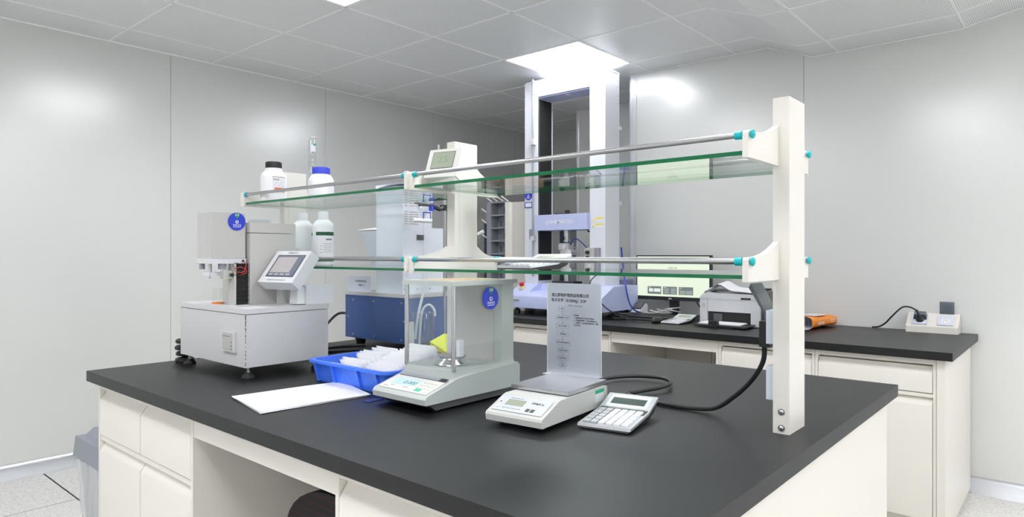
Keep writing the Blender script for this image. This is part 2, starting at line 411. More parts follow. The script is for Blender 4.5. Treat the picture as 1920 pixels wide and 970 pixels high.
# low windows at the far end
w1 = MB()
for bx in ((4.62, 0.8, 4.68, 1.50), (4.68, 1.44, 5.35, 1.50), (5.29, .8, 5.35, 1.44)): w1.box(bx[0], YL - .02, bx[1], bx[2], YL - .001, bx[3])
w1 = struct(w1.build('window_1', SLATE)); MB().box(4.68, YL - .008, .8, 5.29, YL - .003, 1.44).build('pane', mat('grey_window_pane', (.42, .45, .46), .1), w1)
w2 = MB()
for bx in ((4.02, 0.8, 4.08, 1.5), (3.4, 1.44, 4.02, 1.5)): w2.box(5.48, bx[0], bx[1], 5.499, bx[2], bx[3])
w2 = struct(w2.build('window_2', SLATE)); MB().box(5.49, 3.4, .8, 5.495, 4.02, 1.44).build('pane', MATS['grey_window_pane'], w2)

# ================================================================= BENCHES
ZT = .8
def worktop(name, label, x0, y0, x1, y1, t=.035):
    m = MB().box(x0, y0, ZT - t, x1, y1, ZT, bev=.013, seg=5)
    o = m.build(name, TOP, angle=50)
    return tag(o, label, 'worktop')
worktop('island_worktop', 'thick matte black worktop of the central island bench in the foreground', .767, .43, 2.315, 2.60)
worktop('wall_worktop', 'thick matte black worktop of the side bench along the right wall', 3.2, .40, 4.058, 3.75)
# finger-pull front profile in XZ, extruded along Y; xf = face plane
def front(mb, xf, y0, y1, z0, z1, d=1):
    g = .0022
    mb.prism([(xf, z0), (xf, z1 - .032), (xf + .003 * d, z1 - .027), (xf + .023 * d, z1), (xf + .026 * d, z1), (xf + .026 * d, z0)], 'y', y0 + g, y1 - g, bev=.0012, seg=1)
def base_cabinet(label, x0, x1, y0, y1, cols, zdr=.58, grp=None, doors=True):
    t = thing('base_cabinet', label, 'cabinet', ((x0 + x1) / 2, (y0 + y1) / 2, 0), 0, grp)
    b_ = MB(); zt = ZT - .04
    b_.box(x0 + .048, y0 + .012, .09, x1, y1 - .012, zt - .02)
    b_.box(x0, y0, .08, x1, y0 + .012, zt); b_.box(x0, y1 - .012, .08, x1, y1, zt)
    b_.box(x0, y0 + .012, zt - .02, x1, y1 - .012, zt)
    b_.build('body', CREAM, t)
    MB().box(x0 + .05, y0 + .002, 0, x1 - .02, y1 - .002, .09).build('plinth', CREAM, t)
    ya, yb = y0 + .012, y1 - .012; w_ = (yb - ya) / cols
    for k in range(cols):
        m = MB(); front(m, x0, ya + k * w_, ya + (k + 1) * w_, zdr, zt - .03); m.build('drawer', CREAM, t)
        m = MB(); front(m, x0, ya + k * w_, ya + (k + 1) * w_, .085, zdr - .024); m.build('door', CREAM, t)
    m = MB().box(x0 + .004, ya, zdr - .02, x0 + .03, yb, zdr - .004); m.build('rail', CREAM, t)
    return t
base_cabinet('cream cabinet at the left front corner of the island bench, above the floor tiles', .80, 2.28, 1.845, 2.585, 2)
base_cabinet('cream cabinet at the front right of the island bench, beside the kneehole', .80, 2.28, .478, 1.175, 2)
m = MB().box(.802, .455, .02, 2.285, .476, ZT - .039, bev=.001, seg=1)
tag(m.build('end_panel', CREAM), 'plain cream end panel closing the right end of the island bench', 'panel')
t = thing('kneehole_apron', 'long cream apron rail over the open kneehole of the island bench', 'panel', (.81, 1.51, 0))
MB().box(.802, 1.176, .70, .82, 1.844, ZT - .039, bev=.001, seg=1).build('apron', CREAM, t)
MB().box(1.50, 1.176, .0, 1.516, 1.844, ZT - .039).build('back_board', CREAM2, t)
# side bench carcasses
base_cabinet('cream cabinet at the right end of the side bench, under the twin sockets', 3.24, 4.04, .462, .94, 1, zdr=.62)
base_cabinet('cream cabinet under the printer on the side bench, right of its kneehole', 3.24, 4.04, .942, 1.405, 1, zdr=.62)
m = MB().box(3.235, .43, .02, 4.045, .46, ZT - .039, bev=.001, seg=1)
tag(m.build('end_panel', CREAM), 'cream end panel at the right end of the side bench, next to the wall', 'panel')
t = thing('kneehole_apron', 'cream apron rail over the kneehole of the side bench, below the keyboard', 'panel', (3.25, 1.73, 0))
MB().box(3.242, 1.407, .70, 3.26, 2.047, ZT - .039, bev=.001, seg=1).build('apron', CREAM, t)
MB().box(3.242, 1.407, 0, 4.0, 1.42, .70).build('side_board', CREAM, t)
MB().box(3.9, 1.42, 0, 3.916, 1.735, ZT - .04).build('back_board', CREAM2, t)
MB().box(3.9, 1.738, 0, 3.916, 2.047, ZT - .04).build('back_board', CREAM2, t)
base_cabinet('cream cabinet under the tall testing frame, left of the side bench kneehole', 3.24, 4.04, 2.05, 2.80, 2, zdr=.60)
base_cabinet('cream cabinet at the far left end of the side bench', 3.24, 4.04, 2.802, 3.72, 2, zdr=.60)
for (x, y) in ((3.95, .50), (3.35, .50)): pass

# ================================================================= REAGENT RACK ON THE ISLAND
rk = thing('reagent_rack', 'cream two-tier bench rack with green-edged glass shelves and steel rails', 'rack', (1.56, 1.55, ZT))
UY = [.51, 1.568, 2.612]; XA, XB = 1.51, 1.615; XF0, XF1 = 1.338, 1.712
lv = [(1.150, 1.158, 1.186), (1.405, 1.414, 1.446)]
for k, y in enumerate(UY):
    u = MB().box(XA, y - .018, ZT, XB, y + .018, (1.552, 1.570, 1.556)[k], bev=.003, seg=2).build('upright', RACK, rk)
    if k == 0:
        for z in (.849, .813):
            MB().cyl((XA - .002, y - .001, z), (XA, y - .001, z), .0075, n=18).ball((XA - .002, y - .001, z), .0055, sc=(.6, 1, 1)).build('bolt', STEEL, u)
    else:
        MB().box(XA + .02, y - .0188, .83, XB - .02, y - .018, 1.52).build('cover_strip', RACK, u)
    yb = y + (.011 if k == 0 else 0)
    for (zg, zt_, zr) in lv:
        P = []
        zb = zg - .006
        def arc(x_in, z_in, x_out, z_out, n=8):
            return [(x_in + (x_out - x_in) * i / n, z_out + (z_in - z_out) * (1 - i / n) ** 2.0) for i in range(n + 1)]
        L_ = arc(XA + .001, zr + .044, XF0 + .018, zr + .009)
        R2 = arc(XB - .001, zr + .044, XF1 - .018, zr + .009)
        pts = [(XF0 - .006, zb)] + [(XF0 - .006, zr + .004), (XF0 - .002, zr + .009)] + L_[::-1] + R2 + [(XF1 + .002, zr + .009), (XF1 + .006, zr + .004), (XF1 + .006, zb)]
        hw = (.0065, .0185, .016)[k]
        br = MB().prism(pts, 'y', yb - hw, yb + hw, bev=.0015, seg=2).build('bracket', RACK, rk)
        if k == 1: MB().box(XF0 - .012, yb + .002, zb + .004, XF0 - .003, yb + .0165, zr + .012, bev=.003).build('nose', RACK, br)
for k in range(2):
    ya = UY[k] + (.0195 if k == 0 else .019); yb = UY[k + 1] - .019
    for (zg, zt_, zr) in lv:
        g = MB(); g.box(XF0, ya, zg, XF1, yb, zt_)
        o = g.build('glass_shelf', [GLASS, GEDGE], rk)
        for p in o.data.polygons:
            if abs(p.normal.z) < .5: p.material_index = 1
        for xr in (XF0 - .002, XF1 + .002):
            r = MB().cyl((xr, ya + .004, zr), (xr, yb - .004, zr), .0062, n=20).build('rail', STEEL, rk)
            for (a, b_) in ((ya - .001, ya + .014), (yb - .014, yb + .001)):
                MB().cyl((xr, a, zr), (xr, b_, zr), .0088, n=20).build('rail_cap', TEAL, r)
for k, y in enumerate(UY):
    yb = y + (.003 if k == 0 else 0)
    for (zg, zt_, zr) in lv:
        for xr in (XF0 + .004, XF1 - .004):
            m = MB(); s_ = -1 if k < 2 else -1
            m.ball((xr - .0045, yb - (.005 if k == 0 else .018), zr), .0095, n=16, sc=(1, .55, 1)); m.build('screw_cap', TEAL, rk)
# ================================================================= SOFTNESS TESTER (left)
t = thing('softness_tester', 'boxy light grey lab tester with tilted touch screen, left of the blue tray', 'instrument', (1.19, 2.26, ZT))
bx0, by0, bx1, by1 = 1.04, 2.02, 1.345, 2.50
bs = MB().box(bx0, by0, .838, bx1, by1, 1.008, bev=.0015, seg=1).build('base_box', LGREY2, t)
tp = MB().box(bx0 - .003, by0 - .003, 1.010, bx1 + .003, by1 + .003, 1.027, bev=.002).box(bx0 + .02, by0 + .16, 1.027, bx0 + .16, by0 + .36, 1.0285).build('top_plate', LGREY2, t)
rn = random.Random(3); m = MB()          # paint chips along the front corner and edges
for _ in range(34):
    z = rn.uniform(.84, 1.004); h = rn.uniform(.001, .006) * (1.6 if z > .95 else 1)
    w_ = rn.uniform(.0008, .0022)
    m.box(bx0 - .0004, by0 - .0004, z, bx0 + w_, by0 + w_ * .6, min(z + h, 1.006))
for _ in range(16):
    y = rn.uniform(by0 + .01, by1 - .01); m.box(bx0 - .0003, y, .838, bx0 + .0002, y + rn.uniform(.001, .004), .838 + rn.uniform(.0008, .002))
for _ in range(18):
    x = rn.uniform(bx0, bx1); z = rn.choice([.842, rn.uniform(.85, 1.0)]); m.box(x, by0 - .0003, z, x + .0015, by0 + .0002, z + .001)
m.build('paint_chips', DGREY, t, kind='stuff')
for (x, y) in ((bx0 + .02, by0 + .02), (bx0 + .02, by1 - .03), (bx1 - .03, by0 + .02), (bx1 - .03, by1 - .03)):
    f = MB().lathe([(.0, .0), (.021, .0), (.022, .006), (.017, .013), (.008, .019), (.006, .02)], (x, y, ZT)).build('foot', BLACKM, t)
    MB().cyl((x, y, ZT + .018), (x, y, .838), .0038, n=12).cyl((x, y, ZT + .02), (x, y, ZT + .026), .0065, n=6).build('foot_bolt', STEEL, f)
# little printer in the left face
pr_ = MB().box(bx0 - .008, 2.078, .882, bx0, 2.168, .95, bev=.003).build('mini_printer', SILV, t)
MB().box(bx0 - .0095, 2.09, .888, bx0 - .008, 2.158, .944, bev=.0005, seg=1).build('printer_door', LGREY, pr_)
MB().box(bx0 - .0100, 2.105, .932, bx0 - .0085, 2.155, .934).build('paper_slot', DGREY, pr_)
for z in (.915, .903, .893): MB().cyl((bx0 - .0105, 2.096, z), (bx0 - .009, 2.096, z), .0022, n=10).build('button', DGREY, pr_)
# column, cap, head
MB().box(1.172, 2.25, 1.027, 1.347, 2.45, 1.275, bev=.002).build('column', LGREY, t)
MB().box(1.172, 2.25, 1.277, 1.347, 2.45, 1.312, bev=.003).build('column_cap', LGREY, t)
hd = MB().box(1.047, 2.27, 1.188, 1.166, 2.372, 1.343, bev=.004).build('head', LGREY, t)
MB().box(1.045, 2.268, 1.170, 1.168, 2.374, 1.187, bev=.001, seg=1).build('head_plate', SILV, t)
badge(t, (1.134, 2.2695, 1.314), (1, 0, 0), (0, 0, 1), .0305)
m = MB()
for k in range(9):
    z0 = 1.030 + k * .0155
    m.box(1.130, 2.262, z0, 1.170, 2.31, z0 + .0145)
    m.box(1.126, 2.258, z0 + .0135, 1.171, 2.312, z0 + .0155)
m.build('bellows', BLACKM, t)
MB().box(1.120, 2.256, 1.027, 1.126, 2.30, 1.170).box(1.1705, 2.2455, 1.027, 1.176, 2.2495, 1.165).build('guide_rail', LGREY, t)
for (x, y) in ((1.058, 2.362), (1.093, 2.29)): MB().cyl((x, y, 1.150), (x, y, 1.170), .009 if x < 1.07 else .013, n=20).build('probe_boss', MATS['mid_grey_plastic'], t)
m = MB().cyl((1.07, 2.33, 1.170), (1.07, 2.33, 1.118), .0035, n=12).cyl((1.07, 2.33, 1.172), (1.07, 2.33, 1.135), .0062, n=12)
m.build('probe_rod', SILV, t)
MB().box(1.055, 2.30, 1.128, 1.105, 2.345, 1.140, bev=.002).build('sensor_arm', SILV, t)
sb_ = MB().box(1.088, 2.268, 1.118, 1.118, 2.292, 1.146, bev=.001).build('sensor_block', LGREY, t)
MB().cyl((1.108, 2.266, 1.132), (1.13, 2.258, 1.131), .0055, .004, n=14).build('connector', BLACK, sb_)
MB().tube([(1.128, 2.258, 1.131), (1.135, 2.24, 1.135), (1.120, 2.235, 1.150), (1.106, 2.24, 1.163), (1.118, 2.245, 1.172), (1.140, 2.25, 1.165), (1.142, 2.255, 1.15)], .0011, n=6).build('black_wire', BLACK, t)
MB().tube([(1.128, 2.258, 1.130), (1.150, 2.236, 1.138), (1.148, 2.235, 1.150), (1.130, 2.232, 1.158), (1.112, 2.238, 1.152), (1.118, 2.238, 1.142), (1.142, 2.236, 1.142), (1.156, 2.246, 1.165), (1.155, 2.264, 1.178)], .0013, n=6).build('red_wire', REDC, t)
MB().ball((1.155, 2.265, 1.179), .004).build('grommet', BLACK, t)
for nm in ('column', 'column_cap', 'head', 'head_plate', 'status_badge', 'bellows', 'guide_rail', 'probe_boss', 'probe_rod', 'sensor_arm', 'sensor_block', 'black_wire', 'red_wire', 'grommet'):
    for o in [c for c in t.children if c.name.split('.')[0] == nm]: o.location = (-.034, -.072, 0)
# tilted touch screen on a post
MB().box(1.222, 2.115, 1.027, 1.237, 2.150, 1.115, bev=.001, seg=1).build('screen_post', LGREY, t)
a_ = Vector((1.150, 2.156, 1.110)); b_ = Vector((1.150, 1.960, 1.108)); c_ = Vector((1.235, 2.166, 1.216))
O = a_; xd = (b_ - a_); ydv = (c_ - a_)
SW, SH = .172, .136
SM = frame(Vector((1.148, 2.146, 1.107)), (.03, -.17, 0), (.62, .11, .78))
sc_ = MB().box(0, 0, -.042, SW, SH, 0, bev=.002, M=SM).build('touch_screen', SILV, t)
MB().box(.022, .024, 0, SW - .014, SH - .018, .0006, M=SM).build('bezel', BLACK, sc_)
MB().box(.026, .027, .0006, SW - .017, SH - .021, .001, M=SM).build('display', TOUCHD, sc_)
MB().box(.03, .042, .001, SW - .045, SH - .028, .0013, M=SM).build('display_page', TOUCH, sc_)
for k in range(4): MB().box(.032 + k * .028, .030, .001, .052 + k * .028, .038, .0014, M=SM).build('screen_button', MATS['mid_grey_plastic'], sc_)
m = MB()
m.box(.085, .085, .0013, .12, .087, .0016, M=SM).box(.075, .066, .0013, .118, .068, .0016, M=SM)
m.build('screen_text', MATS['mid_grey_plastic'], sc_)
text(sc_, '软硬度测定仪', .0085, SM @ Vector((SW * .52, SH - .009, .0003)), SM.col[0].xyz, SM.col[1].xyz, INKG, 'title_text', 'CENTER')
text(sc_, '中国·杭州市科技仪器有限公司', .007, SM @ Vector((SW * .5, .010, .0003)), SM.col[0].xyz, SM.col[1].xyz, INKG, 'maker_text', 'CENTER')
# dark stacked weights behind the tester's left corner
for k in range(4):
    z = ZT + k * .0232; dx = [0, .004, -.003, .002][k]
    o = MB().lathe([(.001, .0), (.030, .0), (.033, .004), (.033, .011), (.027, .016), (.012, .018), (.010, .0232), (.001, .0232)], (1.075 + dx, 2.548 + dx, z), n=24).build('disc_weight', BLACK)
    tag(o, ['lowest black disc of the small stack behind the grey tester, left', 'second black disc from the bottom of the stack behind the grey tester', 'third black disc from the bottom of the stack behind the grey tester', 'topmost black disc of the small stack behind the grey tester'][k], 'disc', 'black discs behind the tester')
# white jug lying on the tester
t = thing('plastic_jug', 'milky white square jug lying on the grey tester, right of its screen', 'jug', (1.29, 2.06, 1.0275))
MB().box(1.262, 2.028, 1.0275, 1.372, 2.10, 1.094, bev=.009, seg=3).build('body', JARM, t)
MB().hexa([(1.236, 2.04, 1.03), (1.262, 2.034, 1.03), (1.262, 2.095, 1.03), (1.236, 2.09, 1.03), (1.240, 2.045, 1.08), (1.29, 2.034, 1.104), (1.29, 2.095, 1.104), (1.240, 2.088, 1.094)], bev=.005).build('shoulder', JARM, t)
# petri dish pair on tester column
t = thing('petri_dish', 'clear glass dish lying on top of the grey tester column', 'dish', (1.23, 2.29, 1.3125))
MB().lathe([(.0, 0), (.040, 0), (.040, .013), (.038, .013), (.038, .0015), (0, .0015)], (1.235, 2.29, 1.3125), cap=False).build('dish', GLAB, t)
MB().lathe([(.0, .016), (.043, .016), (.043, .006), (.0415, .006), (.0415, .0145), (0, .0145)], (1.235, 2.29, 1.3125), cap=False).build('dish_lid', GLAB, t)
# small orange-based cup on the top plate
t = thing('sample_cup', 'clear cup with an orange base on the tester plate, left of the black bellows', 'cup', (1.115, 2.37, 1.0275))
MB().lathe([(.0, 0), (.020, 0), (.021, .006), (.0, .008)], (1.084, 2.30, 1.0275), cap=False).build('base', MATS['orange_film'], t)
MB().lathe([(.018, .007), (.0185, .055), (.0175, .055), (.017, .009)], (1.084, 2.30, 1.0275), cap=False).build('cup_wall', GCLEAR, t)

# ================================================================= BLUE TRAY AND SLIPS
t = thing('storage_tray', 'cobalt blue plastic tray with ribbed sides full of white paper slips', 'tray', (1.317, 1.68, ZT))
X0t, X1t, Y0t, Y1t = 1.188, 1.452, 1.497, 1.860; zr_ = .868
def ring(d, z, r=.03, n=6):
    P = []
    for (cx, cy, a0) in ((X1t + d - r, Y1t + d - r, 0), (X0t - d + r, Y1t + d - r, 90), (X0t - d + r, Y0t - d + r, 180), (X1t + d - r, Y0t - d + r, 270)):
        for k in range(n + 1): a = R_(a0 + 90 * k / n); P.append((cx + r * math.cos(a), cy + r * math.sin(a), z))
    return P
m = MB(); rings = [ring(-.006, ZT), ring(.008, zr_ - .008, .03), ring(.022, zr_ - .008, .036), ring(.022, zr_, .036), ring(.006, zr_, .03), ring(-.008, ZT + .003, .028)]
V = [[m.bm.verts.new(p) for p in r] for r in rings]
for A, B in zip(V, V[1:]):
    for i in range(len(A)): m.bm.faces.new((A[i], A[(i + 1) % len(A)], B[(i + 1) % len(A)], B[i]))
m.bm.faces.new(V[0][::-1]); m.bm.faces.new(V[-1])
tr = m.build('tray_body', BLUETRAY, t)
for y in (1.835, 1.745, 1.62, 1.53): MB().hexa([(X0t - .002, y - .006, ZT + .001), (X0t + .012, y - .006, ZT + .001), (X0t + .012, y + .006, ZT + .001), (X0t - .002, y + .006, ZT + .001), (X0t - .018, y - .006, zr_ - .008), (X0t + .005, y - .006, zr_ - .008), (X0t + .005, y + .006, zr_ - .008), (X0t - .018, y + .006, zr_ - .008)]).build('rib', BLUETRAY, t)
for x in (1.22, 1.29, 1.36, 1.43): MB().hexa([(x - .005, Y0t - .002, ZT + .001), (x + .005, Y0t - .002, ZT + .001), (x + .005, Y0t + .012, ZT + .001), (x - .005, Y0t + .012, ZT + .001), (x - .005, Y0t - .018, zr_ - .008), (x + .005, Y0t - .018, zr_ - .008), (x + .005, Y0t + .005, zr_ - .008), (x - .005, Y0t + .005, zr_ - .008)]).build('rib', BLUETRAY, t)
rn = random.Random(5); slips = []
def slip(x, ya, yb, zh, lean, curl, lab, grp):
    def fn(u, v_):
        y = ya + (yb - ya) * u; h = v_ * zh
        return (x + lean * v_ + curl * math.sin(u * 3.14) * v_ + .002 * math.sin(u * 9) * v_, y + .004 * v_, ZT + .0035 + h)
    m = MB(); m.sheet(fn, 6, 3)
    m.bm.faces.ensure_lookup_table()
    o = m.build('paper_slip', PAPER); sol = o.modifiers.new('thickness', 'SOLIDIFY'); sol.thickness = .0007; sol.offset = 0
    tag(o, lab, 'paper slip', grp); return o
for k in range(20):
    x = 1.222 + k * .0104 + rn.uniform(-.0015, .0015)
    slip(x, 1.692 + rn.uniform(-.006, .004), 1.806 + rn.uniform(-.01, .012), .050 + .0018 * k + rn.uniform(-.007, .007), -.022 + rn.uniform(-.003, .003), rn.uniform(-.001, .001), 'white paper slip in the left row of the blue tray', 'paper slips in the left row of the tray')
for k in range(20):
    x = 1.246 + k * .0094 + rn.uniform(-.0015, .0015)
    slip(x, 1.522 + rn.uniform(-.005, .005), 1.655 + rn.uniform(-.01, .01), .054 + .0029 * k + rn.uniform(-.006, .006), -.024 + rn.uniform(-.003, .003) + .0004 * k, rn.uniform(-.001, .001), 'white paper slip in the right row of the blue tray', 'paper slips in the right row of the tray')

# ================================================================= PAPERS ON THE ISLAND
rn = random.Random(9)
for k in range(5):
    c = [(.888, 1.794), (.847, 1.558), (1.150, 1.529), (1.215, 1.750)]
    c = [(x + rn.uniform(-.006, .006), y + rn.uniform(-.006, .006)) for x, y in c]
    def fn(u, v_, c=c, k=k):
        a = Vector(c[0]).lerp(Vector(c[3]), u); b_ = Vector(c[1]).lerp(Vector(c[2]), u); p = a.lerp(b_, v_)
        return (p.x, p.y, ZT + .0014 + k * .0011 + .0004 * math.sin(u * 6 + k))
    m = MB().sheet(fn, 8, 4, t=.0008)
    if k == 4:
        Mx = frame((.905, 1.775, ZT + .0063), (Vector((1.205, 1.735, 0)) - Vector((.905, 1.775, 0))), (-.04, -.25, 0))
    o = m.build('paper_sheet', PAPER)
    tag(o, ['bottom sheet of the loose white paper pile in front of the blue tray', 'second sheet from the bottom of the paper pile on the worktop', 'middle sheet of the white paper pile on the worktop', 'sheet just under the top of the paper pile on the worktop', 'top printed sheet of the paper pile in front of the blue tray'][k], 'paper', 'loose papers in front of the tray')
m = MB(); Mx = frame((.888, 1.768, ZT + .0069), (1.19 - .888, 1.732 - 1.768, 0), (.02, .2, 0))
for k in range(9): print_lines(m, Mx, .02, -.015 - k * .02, [.26 - .01 * (k % 3)], .0022, .005, .0002, rnd=rn)
m.build('printed_rows', mat('pale_grey_print', (.55, .55, .6), .7), o)
tag(MB().box(1.098, 1.462, ZT, 1.150, 1.486, ZT + .002, bev=.0005, seg=1).build('tape_tab', mat('dark_blue_tape', (.012, .02, .16), .5)), 'small dark blue flat tab on the worktop between the papers and the balance', 'tab')

# ================================================================= ANALYTICAL BALANCE
t = thing('analytical_balance', 'grey analytical balance with glass draft shield, chrome posts and round blue badge', 'balance', (1.3, 1.335, ZT))
by0, by1 = 1.232, 1.442
MB().prism([(1.14, .806), (1.44, .806), (1.455, .828), (1.108, .828)], 'y', by0 + .006, by1 - .006, bev=.002).build('underbody', DGREY, t)
for (x, y) in ((1.16, by0 + .03), (1.16, by1 - .03), (1.42, by0 + .03), (1.42, by1 - .03)): MB().cyl((x, y, ZT), (x, y, .808), .011, n=18).build('foot', BLACK, t)
MB().prism([(1.100, .824), (1.462, .824), (1.462, .884), (1.452, .892), (1.232, .880), (1.205, .876), (1.195, .872), (1.105, .846), (1.098, .838)], 'y', by0, by1, bev=.004, seg=3).build('base', BALGREY, t)
MB().prism([(1.200, .868), (1.448, .876), (1.444, .900), (1.204, .896)], 'y', by0 + .008, by1 - .008, bev=.003).build('chamber_plinth', BALGREY, t)
KP = frame((1.104, by1 - .008, .8465), (0, -1, 0), (.091, 0, .0265)); kw = by1 - by0 - .016
MB().box(.004, .006, 0, kw - .004, .078, .0015, bev=.0005, M=KP, seg=1).build('keypad', BALPANEL, t)
lc = MB().box(.022, .030, .0015, .118, .066, .0022, M=KP).build('display', LCDB, t)
text(lc, '0.000', .022, KP @ Vector((.114, .045, .0024)), (0, -1, 0), KP.col[1].xyz, mat('lcd_digit', (.08, .16, .22), .5), 'digits', 'RIGHT')
m = MB()
for i in range(4):
    for j in range(3): m.box(.128 + i * .014, .028 + j * .014, .0015, .137 + i * .014, .035 + j * .014, .0022, M=KP)
m.build('keys', mat('pale_key', (.55, .53, .50), .5), t)
MB().box(.135, .014, .0015, .156, .026, .0026, bev=.0004, M=KP, seg=1).build('green_key', mat('mint_key', (.05, .50, .30), .5), t)
MB().box(.006, .080, .0005, kw - .02, .093, .0035, bev=.0005, M=KP, seg=1).build('label_strip', MGREY, t)
MB().box(kw - .03, .078, .0036, kw - .004, .092, .0042, M=KP).build('black_strip', BLACK, t)
m = MB(); print_lines(m, KP, .015, .0165, [.02], .003, .01, .0019, rnd=rn); print_lines(m, KP, .035, .024, [.015, 0], .002, .01, .0019, rnd=rn); print_lines(m, KP, .085, .024, [.02], .003, .01, .0019, rnd=rn)
m.build('keypad_print', INKG, t)
# shield
zb, ztp = .899, 1.118; xf, xb = 1.207, 1.445
MB().box(1.395, by0 + .01, .898, xb, by1 - .01, ztp, bev=.004).build('rear_housing', BALGREY, t)
MB().box(1.392, by0 + .04, .898, 1.396, by1 - .04, ztp - .01).build('rear_lining', LGREY, t)
MB().box(xf - .008, by0 + .002, ztp, xb + .008, by1 - .002, ztp + .012, bev=.005, seg=3).build('roof_frame', BALGREY, t)
MB().box(xf + .03, by0 + .03, ztp + .012, xb - .03, by1 - .03, ztp + .0135).build('roof_strip', WOOD, t)
for y in (by0 + .012, by1 - .012): MB().cyl((xf, y, zb - .005), (xf, y, ztp), .0062, n=18).build('post', CHROME, t)
for nm, bx in (('glass_front', (xf - .001, by0 + .02, zb - .003, xf + .002, by1 - .02, ztp)), ('glass_side', (xf + .006, by0 + .010, zb - .002, 1.394, by0 + .013, ztp)), ('glass_side', (xf + .006, by1 - .013, zb - .002, 1.394, by1 - .010, ztp))):
    o = MB().box(*bx).build(nm, [GCLEAR, GEDGE2], t)
    big = max(p.area for p in o.data.polygons) if nm == 'glass_side' else 0
    for p in o.data.polygons:
        if p.area < big * .5: p.material_index = 1
MB().box(1.222, by1 - .009, .95, 1.236, by1 - .002, 1.01, bev=.002).build('far_door_handle', SILV, t)
badge(t, (1.345, by0 + .0085, 1.080), (1, 0, 0), (0, 0, 1), .031)
pn = MB().lathe([(.0, .0), (.052, .0), (.050, .004), (.036, .012), (.034, .016), (.0, .016)], (1.285, 1.330, .8985), n=40).build('draft_ring', CHROME, t)
MB().lathe([(.0, .018), (.036, .018), (.038, .020), (.038, .022), (.0, .022)], (1.285, 1.330, .8985), n=40).build('pan', STEEL, t)
o = MB().box(1.275, 1.290, .9208, 1.291, 1.303, .966, bev=.004, seg=3).build('weigh_bottle', mat('clear_violet_plastic', (.72, .72, .80), .2))
tag(o, 'small pale translucent block standing on the pan inside the glass balance', 'block')

# ================================================================= PRECISION SCALE
t = thing('precision_scale', 'low white electronic scale with square steel plate and sloped keypad', 'scale', (1.30, 1.01, ZT))
y0, y1 = .922, 1.098
MB().prism([(1.142, .812), (1.462, .812), (1.462, .858), (1.455, .862), (1.225, .862), (1.215, .860), (1.142, .832), (1.139, .826)], 'y', y0, y1, bev=.004, seg=3).build('housing', mat('scale_white', (.57, .57, .555), .45), t)
for (x, y) in ((1.18, y0 + .03), (1.18, y1 - .03), (1.42, y0 + .03), (1.42, y1 - .03)): MB().cyl((x, y, ZT), (x, y, .814), .010, n=16).build('foot', BLACK, t)
MB().box(1.31, .955, .861, 1.42, 1.065, .8655).build('plate_support', BLACK, t)
MB().box(1.266, y0 + .004, .865, 1.466, y1 + .014, .8745, bev=.0035, seg=3).build('weighing_plate', STEELB, t)
KS = frame((1.145, y1 - .004, .8345), (0, -1, 0), (.070, 0, .0275)); kw = y1 - y0 - .008
MB().box(.006, .006, 0, kw - .006, .068, .0006, M=KS).build('keypad', mat('scale_keypad', (.58, .60, .66), .4), t)
MB().box(.032, .030, .0006, .088, .054, .0011, M=KS).build('display', LCDG, t)
MB().cyl((.018, .022, .0006), (.018, .022, .0025), .0065, n=18, M=KS).build('knob', WHITE, t)
MB().cyl((.014, .040, .0006), (.014, .040, .0015), .0022, n=12, M=KS).build('red_lamp', REDB, t)
for x in (.106, .121): MB().box(x, .014, .0006, x + .011, .026, .0012, bev=.0003, M=KS, seg=1).build('button', DGREY, t)
text(t, 'ELECTRONIC BALANCE', .0055, KS @ Vector((.032, .018, .0008)), (0, -1, 0), KS.col[1].xyz, INKG, 'keypad_text')
text(t, '2000g/0.1g', .0085, KS @ Vector((.106, .050, .0008)), (0, -1, 0), KS.col[1].xyz, INK, 'range_text', bold=.0002)
t.rotation_euler = (0, 0, R_(5)); t.scale = (.96, .90, 1); t.location.y -= .009
m = MB(); print_lines(m, KS, .034, .0615, [.04], .0035, .01, .0009, rnd=rn); m.build('keypad_print', INKG, t)
st = MB().box(1.395, y0 - .0004, .826, 1.443, y0, .856).build('inspection_sticker', mat('sticker_pale', (.72, .74, .78), .5), t)
MB().box(1.395, y0 - .0008, .848, 1.443, y0 - .0004, .857).build('sticker_green_band', mat('sticker_green', (.0, .35, .20), .5), st)

